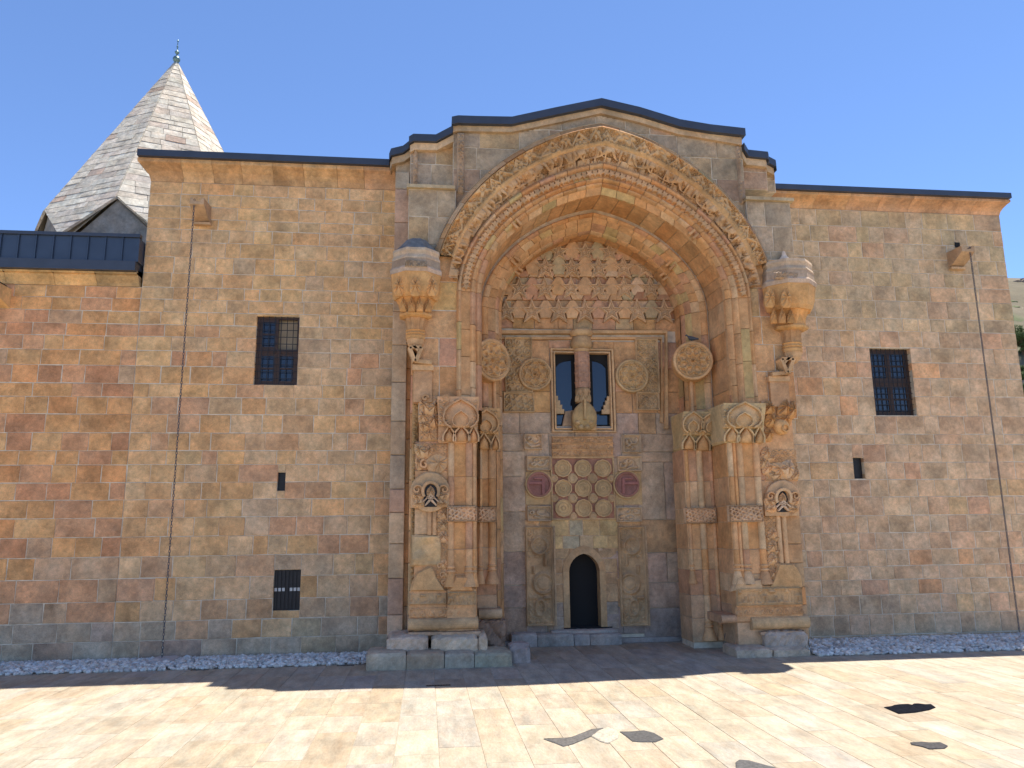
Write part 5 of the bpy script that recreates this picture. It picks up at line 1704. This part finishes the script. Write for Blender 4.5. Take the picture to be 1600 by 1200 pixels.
im_k = raster(40, 40, 77)
cpanel(788, 832, 527, 614, lambda s, t: scroll(s, t, .26), .065)
cpanel(786, 835, 613, 645, lambda s, t: np.maximum(lattice(s, t, .34, .06), .6 * scroll(s, t, .13)), .06)
cpanel(993, 1029, 530, 615, lambda s, t: scroll(s + .1, t, .18), .06)
cpanel(993, 1030, 613, 642, lambda s, t: scroll(s + .05, t + .03, .15), .06)
# inscription of three lines
x0, x1, z0, z1 = R(862, 683, 958, 713, YW)
rows_im = np.concatenate([np.pad(raster(14, 96, 100 + k), ((1, 1), (0, 0))) for k in range(3)], 0)
flat_relief('inscription', x0, x1, z0, z1, YW - .03, lambda s, t: samp(rows_im, t / (z1 - z0), s / (x1 - x0)), .04, (0.52, 0.33, 0.17), ty, res=.0125)
for k in range(4):
    zz = z0 + (z1 - z0) * k / 3
    mk('inscription_rule', *box(x0, x1, YW - .066, YW, zz - .012, zz + .012), MC, ty, (0.53, 0.34, 0.17))


def fig(u0, u1, v0, v1, seed, col=(0.48, 0.37, 0.24)):
    """square slab with one free curling figure"""
    q = np.random.RandomState(seed); x0, x1, z0, z1 = R(u0, v0, u1, v1, YW); W_, H_ = x1 - x0, z1 - z0
    segs = []
    for _ in range(4):
        p0 = q.uniform(.15, .85, 2); a = q.uniform(0, 6.28); c = q.uniform(-9, 9); pts = [p0]
        for i in range(14):
            a += c / 14; p0 = np.clip(p0 + .055 * np.array([math.cos(a), math.sin(a)]), .1, .9); pts.append(p0)
        segs.append((np.array(pts), q.uniform(.05, .09)))
    def fn(s, t):
        X = s / W_; Z = t / H_; h = np.zeros_like(s)
        for pts, w_ in segs:
            for i, p in enumerate(pts):
                ww = w_ * (1.2 - .8 * i / len(pts)); h = np.maximum(h, np.clip((ww - np.hypot(X - p[0], Z - p[1])) / ww * 2, 0, 1))
        return h
    return flat_relief('figure_slab', x0, x1, z0, z1, YW - .02, fn, .075, jitc(col, .04), ty, res=.015, border=.035)


for i, q in enumerate(((818, 847, 678, 703), (972, 1001, 679, 708), (822, 860, 712, 736), (964, 1002, 712, 737), (823, 861, 790, 815), (962, 1002, 792, 816))): fig(*q, 200 + i)
# purple roundels
PUR = (0.28, 0.145, 0.12)
for u, v in ((842, 757), (979, 757)):
    x0, x1, z0, z1 = R(821, 737, 861, 789, YW) if u < 900 else R(961, 737, 1003, 789, YW)
    mk('roundel_slab', *box(x0 + .01, x1 - .01, YW - .02, YW + .1, z0 + .01, z1 - .01), MC, ty, (0.46, 0.33, 0.17))
    d, x, z, r = disc(ty, u, v, 18.5, YW - .02, .05, PUR, 'purple_roundel', 30, rim=(0.33, 0.17, 0.13))
    mk('rim_moulding', *ribbon(circ(x, z, r * 1.1, 30), .05, YW - .09, .08, True), MC, d, (0.44, 0.32, 0.17))
    sg = 1 if u < 900 else -1
    for a, b, wd in (((-16, -2), (8, -2), .10), ((6, -10), (6, 15), .10), ((-8, -9), (6, -9), .05)):
        mk('relief_bar', *ribbon([P(u + sg * a[0], v + a[1], YW), P(u + sg * b[0], v + b[1], YW)], wd, YW - .115 - .003 * abs(a[1]) / 10, .06), MC, d, (0.30, 0.145, 0.13))
# geometric panel: nine polygon bosses on a purple ground
x0, x1, z0, z1 = R(862, 715, 959, 811, YW)
gp = mk('geometric_slab', *box(x0, x1, YW - .012, YW + .1, z0, z1), MC, ty, (0.36, 0.19, 0.13))
mk('slab_frame', *ribbon([(x0, z0), (x1, z0), (x1, z1), (x0, z1)], .07, YW - .05, .06, True), MC, gp, CP)
for i in range(3):
    for k in range(3):
        u, v = 879 + 31 * i + k * .6, 732 + 31 * k; x, z = P(u, v, YW)
        r = abs(PX(u + 13.4, v, YW) - x)
        b_ = mk('polygon_boss', *plate(circ(x, z, r, 10, math.pi / 2), YW - .055, .08, .02), MC, gp, jitc((0.46, 0.34, 0.18), .05))
        mk('boss_rim', *ribbon(circ(x, z, r * .97, 10, math.pi / 2), .035, YW - .09, .06, True), MC, b_, (0.52, 0.37, 0.2))
        mk('boss_ring', *ribbon(circ(x, z, r * .62, 14), .025, YW - .078, .04, True), MC, b_, (0.48, 0.35, 0.19))
        mk('boss_ring', *ribbon(circ(x, z, r * .25, 8), .025, YW - .078, .04, True), MC, b_, (0.48, 0.35, 0.19))
for i in range(-1, 3):
    for k in range(3):
        u, v = 894.5 + 31 * i + k * .6, 747.5 + 31 * k
        if k == 2 and i in (-1, 2): continue
        x, z = P(u, v, YW); r = abs(PX(u + 8, v, YW) - x) * (1 if 0 <= i < 2 and k < 2 else .8)
        x = min(max(x, x0 + r * .6), x1 - r * .6); z = max(z, z0 + r * .7)
        b_ = mk('round_boss', *plate(circ(x, z, r, 14), YW - .045, .06, .02), MC, gp, jitc((0.48, 0.35, 0.2), .05))
        mk('boss_ring', *ribbon(circ(x, z, r * .6, 10), .025, YW - .068, .04, True), MC, b_, (0.5, 0.36, 0.2))
# tall side slabs beside the door
for (u0, u1, sd, mir) in ((821, 865, 1, 1), (967, 1009, 2, -1)):
    x0, x1, z0, z1 = R(u0, 822, u1, 978, YW)
    W_, H_ = x1 - x0, z1 - z0
    def fn(s, t, W_=W_, H_=H_, mir=mir):
        X = s / W_ if mir > 0 else 1 - s / W_; Z = t / H_
        d = np.hypot((X - .62) * W_, (Z - .42) * H_); ringd = np.clip(1 - np.abs(d - .25) * 14, 0, 1) * 1.0
        disk = np.clip((.2 - d) * 10, 0, .6)
        heart = np.clip(1 - np.abs(np.hypot((X - .5) * W_, (Z - .80) * H_ * (1 + .5 * np.abs(X - .5))) - .22) * 13, 0, 1)
        drop = np.clip(1 - np.abs(np.hypot((X - .5) * W_ * 1.6, (Z - .18) * H_) - .2) * 12, 0, 1)
        zig = np.clip(1 - np.abs((X - .5) * W_ - .16 * np.sign(np.sin(Z * 21))) * 16, 0, 1) * (np.abs(Z - .62) < .1)
        bar = np.clip(1 - np.abs(Z - .28) * H_ * 14, 0, 1) * (np.abs(X - .5) > .12)
        fine = .45 * scroll(s, t, .21) * ((Z > .68) | (Z < .32))
        return np.maximum.reduce([ringd, disk, heart, drop, zig, bar, fine])
    flat_relief('carved_tall_slab', x0, x1, max(z0, .15), z1, YW - .015, fn, .075, (0.44, 0.31, 0.175), ty, res=.018, border=.05)
    mk('slab_edge', *box(x1 + .01, x1 + .06, YW - .05, YW + .05, max(z0, .15), z1), MC, ty, (0.46, 0.34, 0.21))

# twin window ------------------------------------------------------
win = empty('twin_window', (0, 0, 0)); win.parent = pt; win.matrix_parent_inverse = mathutils.Matrix.Translation(pt.location).inverted()
x0, x1, z0, z1 = WN
for k_, (o, wd, yy) in enumerate(((.10, .09, -.07), (.02, .07, -.035))):
    mk('stone_frame', *ribbon([(x0 - o, z0 - o), (x1 + o, z0 - o), (x1 + o, z1 + o), (x0 - o, z1 + o)], wd, YW + yy, .12, True), MC, win, (0.54, 0.37, 0.2))
mk('stone_frame', *loft([[(x0, YW, z0), (x1, YW, z0), (x1, YW, z1), (x0, YW, z1)], [(x0, YW + .34, z0), (x1, YW + .34, z0), (x1, YW + .34, z1), (x0, YW + .34, z1)]], cap=False), MC, win, (0.45, 0.31, 0.18))
xm = PX(912, 610, YW)
YWn = YW + .16
for (a, b, sd) in ((x0, xm, -1), (xm, x1, 1)):
    mk('window_pane', *box(a + .03, b - .03, YWn + .04, YWn + .05, z0 + .03, z1 - .03), MGLASS, win)
    fr = MB()
    # dark lobed surround of each light
    top_ = z1 - .12
    if sd < 0: outer = [(a, z0), (a + .05, z0), (a + .05, z1 - .38), (a + .16, z1 - .26), (a + .30, z1 - .2), (b - .2, z1 - .16), (b - .2, z1), (a, z1)]
    else: outer = [(b, z0), (b - .05, z0), (b - .05, z1 - .38), (b - .16, z1 - .26), (b - .30, z1 - .2), (a + .2, z1 - .16), (a + .2, z1), (b, z1)]
    q = outer
    n = len(q); v = [(x, YWn, z) for x, z in q] + [(x, YWn + .04, z) for x, z in q]
    f = [tuple(range(n)), tuple(range(2 * n - 1, n - 1, -1))] + [(i, (i + 1) % n, n + (i + 1) % n, n + i) for i in range(n)]
    fr.add(v, f)
    xc_ = xm + sd * .30
    fr.add(*box(min(xm, xc_), max(xm, xc_), YWn + .002, YWn + .035, z0, z1))
    fr.add(*box(a, b, YWn + .004, YWn + .03, z0, z0 + .12)); fr.add(*box(a, b, YWn + .004, YWn + .03, z0 + .42, z0 + .50))
    fr.build('window_lattice', MDARK, win)
    # little stepped finials standing inside the frame
    e = a if sd < 0 else b
    for k in range(4):
        zz = PZ(880, 646 - 7 * k, YW); ww = .24 - .055 * k
        mk('stepped_merlon', *box(min(e, e - sd * ww), max(e, e - sd * ww), YW + .04 + .002 * k, YW + .14, zz, zz + .125), MC, win, jitc((0.50, 0.36, 0.2), .05))
mk('sill_rail', *box(x0, x1, YW + .02, YW + .2, z0, z0 + .06), MC, win, (0.33, 0.31, 0.27))
# the stone prop standing behind the sill, left light
mk('leaning_stone', *quad_stone([(PX(879, 665, YW), z0 + .06), (PX(897, 665, YW), z0 + .06), (PX(897, 640, YW), PZ(890, 640, YW)), (PX(884, 642, YW), PZ(884, 642, YW))], YW + .03, .1, .02), MC, win, (0.42, 0.31, 0.2))
# column in the middle
cxm = PX(911, 600, YW - .1); YC = YW - .02


def crev(rows, n=20, name='column', col=CARV, par=win):
    rr = []
    for u_hw, v in rows:
        r = abs(PX(911 + u_hw, v, YC) - PX(911, v, YC)); z = PZ(911, v, YC)
        rr.append([(cxm + r * math.cos(a), YC + r * .9 * math.sin(a), z) for a in np.linspace(0, 2 * math.pi, n + 1)[:-1]])
    v, f = loft(rr[::-1]); return mk(name, v, f, MC, par, col, smooth=True)


crev([(17, 517), (18, 519), (18, 523), (16, 526), (14.5, 527)], name='column_abacus', col=(0.52, 0.36, 0.19))
crev([(14.5, 527), (15, 531), (16.5, 535), (17, 540), (15, 544), (12.5, 546)], name='column_capital', col=(0.43, 0.31, 0.17))
crev([(12.5, 546), (13, 547.5), (11.5, 549), (11.2, 551)], name='column_ring', col=(0.5, 0.35, 0.19))
# carved drum of the column as a real relief
ns, nt = 40, 90
aa = np.linspace(-math.pi * 1.02, .02 * math.pi, ns); zz = np.linspace(PZ(911, 607, YC), PZ(911, 551, YC), nt)
r = abs(PX(911 + 11.3, 580, YC) - PX(911, 580, YC))
A_, Z_ = np.meshgrid(aa, zz)
pos = np.stack([cxm + r * np.cos(A_), YC + r * .9 * np.sin(A_), Z_], -1)
hh = np.maximum(np.clip(1 - np.abs(np.mod(A_ * r / .13, 1) - .5) * 7, 0, 1), np.clip(1 - np.abs(np.mod(Z_ / .28 + .5 * np.floor(np.mod(A_ * r / .13, 2)), 1) - .5) * 8, 0, 1)) * .025
relief('carved_column_shaft', pos, hh, (0.40, 0.25, 0.17), win)
crev([(11, 607), (12, 612), (11, 617), (10, 622), (12, 626), (11.5, 630)], name='column_base', col=(0.45, 0.31, 0.17))
for s in (-1, 0, 1): petal(win, 911 + s * 8, 628, 608, 9, YC - .2 + .08 * abs(s), .06, CP, name='base_leaf', kind_=1)
petal(win, 913, 672, 624, 38, YC - .16, .20, (0.46, 0.345, 0.17), name='onion_foot')
mk('onion_block', *box(*R(895, 640, 932, 672, YC - .16)[:2], YC - .15, YC + .2, PZ(913, 672, YC - .16), PZ(913, 642, YC - .16)), MC, win, (0.43, 0.31, 0.17))
mk('onion_rib', *ribbon([P(913, 625, YC - .3), P(913, 656, YC - .3)], .07, YC - .42, .2), MC, win, (0.45, 0.33, 0.17))
for u, v in ((903, 660), (908, 667), (918, 667), (923, 660)):
    x, z = P(u, v, YC - .3); v_, f = dome(circ(x, z, .075, 10), YC - .26, .10); mk('berry', v_, f, MC, win, (0.52, 0.39, 0.21), smooth=True)


# ------------------------------------------------------------------ carved roundels (two large drums on the jambs, two small on the wall)
def rosette(name, u, v, rpx, Y, th, ang, amp, petals, holes, col=(0.50, 0.345, 0.18)):
    x, z = P(u, v, Y); r = abs(PX(u + rpx, v, Y) - x)
    ca, sa = math.cos(ang), math.sin(ang)
    def T(px, py, pz): return (x + px * ca - py * sa, Y + px * sa + py * ca, z + pz)     # local x, y(depth), z
    root = empty(name, (0, 0, 0)); root.parent = pt; root.matrix_parent_inverse = mathutils.Matrix.Translation(pt.location).inverted()
    n = 36
    sect = [(1.0, th), (1.0, .02), (.97, -.01), (.90, -.02), (.84, .0), (.82, .05)]
    v_, f = loft([[T(r * k * math.cos(a), y, r * k * math.sin(a)) for a in np.linspace(0, 2 * math.pi, n + 1)[:-1]] for k, y in sect], cap=True)
    mk('roundel_drum', v_, f, MC, root, col, smooth=False)
    nr_, na = 34, 120
    rr = np.linspace(.0, .83, nr_) * r; aa = np.linspace(0, 2 * math.pi, na)
    A_, R_ = np.meshgrid(aa, rr); q = R_ / r
    lob = .5 + .5 * np.cos(petals * A_)
    h = np.zeros_like(q)
    h = np.maximum(h, np.clip(1 - np.abs(q - (.30 + .10 * lob)) * 13, 0, 1))
    h = np.maximum(h, np.clip(1 - np.abs(q - (.58 + .16 * (1 - lob))) * 13, 0, 1))
    h = np.maximum(h, np.clip(1 - np.abs(np.mod(A_ * petals / (2 * np.pi) + .5, 1) - .5) * 2 * petals * .35 * q, 0, 1) * (q > .35) * (q < .62) * .9)
    h = np.maximum(h, np.clip((.10 - q) * 14, 0, 1))
    h = np.maximum(h, .7 * (q > .76))
    h = h * .8 + .35 * np.abs(np.sin(A_ * petals * 2) * np.sin(q * 26))
    if holes:
        for k in range(petals):
            a0 = 2 * np.pi * (k + .5) / petals
            d = np.hypot(R_ * np.cos(A_) - .47 * r * math.cos(a0), R_ * np.sin(A_) - .47 * r * math.sin(a0))
            h = np.where(d < .085 * r, -1.2, h)
            a1 = 2 * np.pi * k / petals
            d = np.hypot(R_ * np.cos(A_) - .68 * r * math.cos(a1), R_ * np.sin(A_) - .68 * r * math.sin(a1)); h = np.where(d < .06 * r, -1.2, h)
        d = q; h = np.where((d < .2) & (np.abs(np.mod(A_ * 4 / np.pi, 1) - .5) < .22) & (d > .06), -1.0, h)
    Yl = .045 - h * amp
    pos = np.stack([x + R_ * np.cos(A_) * ca - Yl * sa, Y + R_ * np.cos(A_) * sa + Yl * ca, z + R_ * np.sin(A_)], -1)
    relief('carved_rosette', pos, np.zeros_like(q), mixc(col, (0.46, 0.30, 0.14), .5), root)
    return root, x, z, r


rosette('medallion', 836.5, 584, 26, YW - .12, .18, 0, .09, 6, False)
rosette('medallion', 988, 587, 26, YW - .12,   .18, 0, .09, 6, False, (0.50, 0.37, 0.2))
rosette('large_medallion', 771, 562, 34, -.55, .42, math.radians(33), .09, 8, True, (0.56, 0.36, 0.18))
mr, mx, mz, mrr = rosette('large_medallion', 1083, 563, 30, -.62, .42, math.radians(-12), .09, 8, True, (0.56, 0.36, 0.18))
for u, v0, v1, Y in ((773, 592, 640, -.3), (1083, 593, 645, -.42)):
    xc = PX(u, 615, Y); mk('rosette_shaft', *loft([[(xc + .05 * math.cos(t), Y + .1 + .05 * math.sin(t), z) for t in np.linspace(math.pi, 2 * math.pi, 9)] for z in (PZ(u, v1, Y), PZ(u, v0, Y))], close=False), MC, pt, CARV, smooth=True)


# ------------------------------------------------------------------ small loose things
def pigeon(x, y, z, ang, s, label):
    root = empty('pigeon', (x, y, z)); tag(root, label, 'bird')
    M1 = flat_mat('pigeon_grey', (0.055, 0.06, 0.075), .6, nscale=40, namt=.3)
    ca, sa = math.cos(ang), math.sin(ang)
    T = lambda p: (x + s * (p[0] * ca - p[1] * sa), y + s * (p[0] * sa + p[1] * ca), z + s * p[2])
    rows = [(-.20, .075, .012, .03), (-.12, .085, .03, .035), (-.04, .10, .058, .062), (.04, .115, .062, .07), (.09, .14, .05, .058), (.115, .185, .032, .036), (.135, .215, .03, .032), (.16, .222, .022, .024), (.178, .215, .008, .01), (.2, .206, .003, .003)]
    v, f = loft([[T((a, ry * math.cos(t), c + rz * math.sin(t))) for t in np.linspace(0, 2 * math.pi, 11)[:-1]] for a, c, ry, rz in rows])
    mk('body', v, f, M1, root, smooth=True)
    for sd in (-1, 1):
        v, f = loft([[T((-.02, sd * .015, 0)), T((0, sd * .03, 0)), T((.01, sd * .02, 0))], [T((.0, sd * .02, .06)), T((.02, sd * .035, .06)), T((.02, sd * .02, .06))]])
        mk('leg', v, f, M1, root)
        v, f = loft([[T((-.22, sd * .03, .07)), T((-.21, sd * .035, .08)), T((-.2, sd * .03, .085))], [T((-.05, sd * .066, .08)), T((-.04, sd * .072, .115)), T((-.05, sd * .05, .15))], [T((.07, sd * .05, .11)), T((.075, sd * .058, .125)), T((.07, sd * .045, .15))]])
        mk('wing', v, f, M1, root)


pigeon(mx + .03, -.52, mz + mrr + .0, 2.7, 0.9, 'dark pigeon perched on top of the right large medallion of the portal')
px_, pz_ = P(1496, 382, 0)
mk('drain_hole', *box(px_ - .09, px_ + .07, -.014, .02, pz_ - .10, pz_ + .06), MDARK, rw)


def shadow_patch(name, pts, label, cat, col, z=.05, hem=None, group=None):  # thin sheets coloured as leftover cast shadows; no such objects lie there
    """leftover cast shadow laid on the paving as a thin crumpled sheet, from its measured outline (pixel points)"""
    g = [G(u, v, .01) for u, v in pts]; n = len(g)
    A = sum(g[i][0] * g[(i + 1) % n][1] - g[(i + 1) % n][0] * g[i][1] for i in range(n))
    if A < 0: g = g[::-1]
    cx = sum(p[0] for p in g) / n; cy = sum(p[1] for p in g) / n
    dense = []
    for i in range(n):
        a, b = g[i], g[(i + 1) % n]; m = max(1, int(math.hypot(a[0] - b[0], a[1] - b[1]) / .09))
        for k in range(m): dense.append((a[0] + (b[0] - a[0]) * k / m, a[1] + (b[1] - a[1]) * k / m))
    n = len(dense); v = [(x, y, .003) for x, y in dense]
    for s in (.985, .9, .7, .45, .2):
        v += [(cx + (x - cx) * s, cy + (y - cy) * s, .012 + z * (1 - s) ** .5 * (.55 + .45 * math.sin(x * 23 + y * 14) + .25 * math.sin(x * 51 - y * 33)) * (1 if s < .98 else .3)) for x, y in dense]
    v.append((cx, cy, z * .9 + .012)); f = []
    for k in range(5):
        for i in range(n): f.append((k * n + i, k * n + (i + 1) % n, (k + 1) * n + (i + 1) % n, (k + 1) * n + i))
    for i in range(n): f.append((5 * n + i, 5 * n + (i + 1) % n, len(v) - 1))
    m = flat_mat(name + '_tint', col, .95, nscale=25, namt=.25, bump=.3, spec=.05)
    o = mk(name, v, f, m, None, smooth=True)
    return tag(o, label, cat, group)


shadow_patch('dark_shadow_patch', [(1381, 1105), (1395, 1103), (1412, 1101), (1440, 1101), (1455, 1100), (1462, 1105), (1452, 1109), (1430, 1113), (1404, 1115)], 'black leftover shadow modelled as a thin sheet on the sunlit paving at right', 'shadow_patch', (0.008, 0.009, 0.013))
shadow_patch('grey_shadow_patch', [(1422, 1160), (1440, 1159), (1452, 1160), (1470, 1160), (1481, 1165), (1476, 1169), (1452, 1170), (1440, 1166), (1424, 1163)], 'small dark grey leftover shadow on the paving below the black one', 'shadow_patch', (0.075, 0.07, 0.068), .02)
shadow_patch('grey_shadow_patch', [(849, 1154), (860, 1156), (874, 1158), (895, 1151), (925, 1139), (943, 1137), (935, 1145), (921, 1151), (895, 1162), (880, 1166), (868, 1161)], 'long bent strip of leftover grey shadow on the paving below the door, left piece', 'shadow_patch', (0.125, 0.115, 0.105), .012)
shadow_patch('grey_shadow_patch', [(968, 1143), (985, 1143), (1006, 1141), (1022, 1145), (1037, 1154), (1024, 1159), (1000, 1159), (988, 1158), (978, 1150)], 'dark grey pointed leftover shadow on the paving below the door, right piece', 'shadow_patch', (0.095, 0.09, 0.085), .012)
shadow_patch('pale_shadow_middle', [(924, 1150), (936, 1141), (950, 1136), (962, 1140), (967, 1147), (966, 1153), (950, 1161), (938, 1158)], 'paler middle of the leftover shadow between its two grey pieces on the paving', 'shadow_patch', (0.42, 0.37, 0.29), .03)
shadow_patch('grey_shadow_patch', [(1149, 1191), (1155, 1187), (1170, 1188), (1195, 1195), (1212, 1199), (1212, 1208), (1150, 1206)], 'grey leftover shadow cut by the lower edge of the picture', 'shadow_patch', (0.11, 0.105, 0.10), .012)

for (u, v, l_) in ((685, 1071, 'dark slot drain in the paving in front of the left plinth, at the shadow edge'), (312, 1047, 'dark drain slot at the gravel edge right of the rain chain foot'), (415, 1043, 'dark drain slot at the gravel edge below the shutter hatch'), (540, 1040, 'dark drain slot at the gravel edge beside the left plinth')):
    x, y = G(u, v); big = u == 685
    wd, dp = (.24, .05) if big else (.19, .035)
    root = empty('drain_grate', (x, y, 0)); tag(root, l_, 'drain', 'drain slots set in the paving')
    mk('rim', *ribbon([(0, 0)], .01, 0, .01) if False else box(x - wd, x + wd, y - dp, y + dp, -.02, .0035), MIRON, root)
    for k in range(9):
        xx = x - wd + 2 * wd * (k + .5) / 9; mk('grate_bar', *box(xx - .012, xx + .012, y - dp * .8, y + dp * .8, .0036, .009), MIRON, root)
gx_, gy_ = G(247, 1037)
spl = rough_block('splash_stone', None, 228, 268, 1031, 1045, gy_ - .35, gy_ + .25, (0.42, 0.40, 0.38), .012, z0=0, bev=.03)
tag(spl, 'flat grey stone pad in the gravel under the left rain chain', 'stone pad')

# ------------------------------------------------------------------ thing > part > sub-part, never deeper
def chain_of(o):
    c = [o]
    while c[-1].parent is not None: c.append(c[-1].parent)
    return c[::-1]


for o in list(sc.objects):
    c = chain_of(o)
    if len(c) > 3:
        o.parent = c[1]
        o.matrix_parent_inverse = mathutils.Matrix.Identity(4)
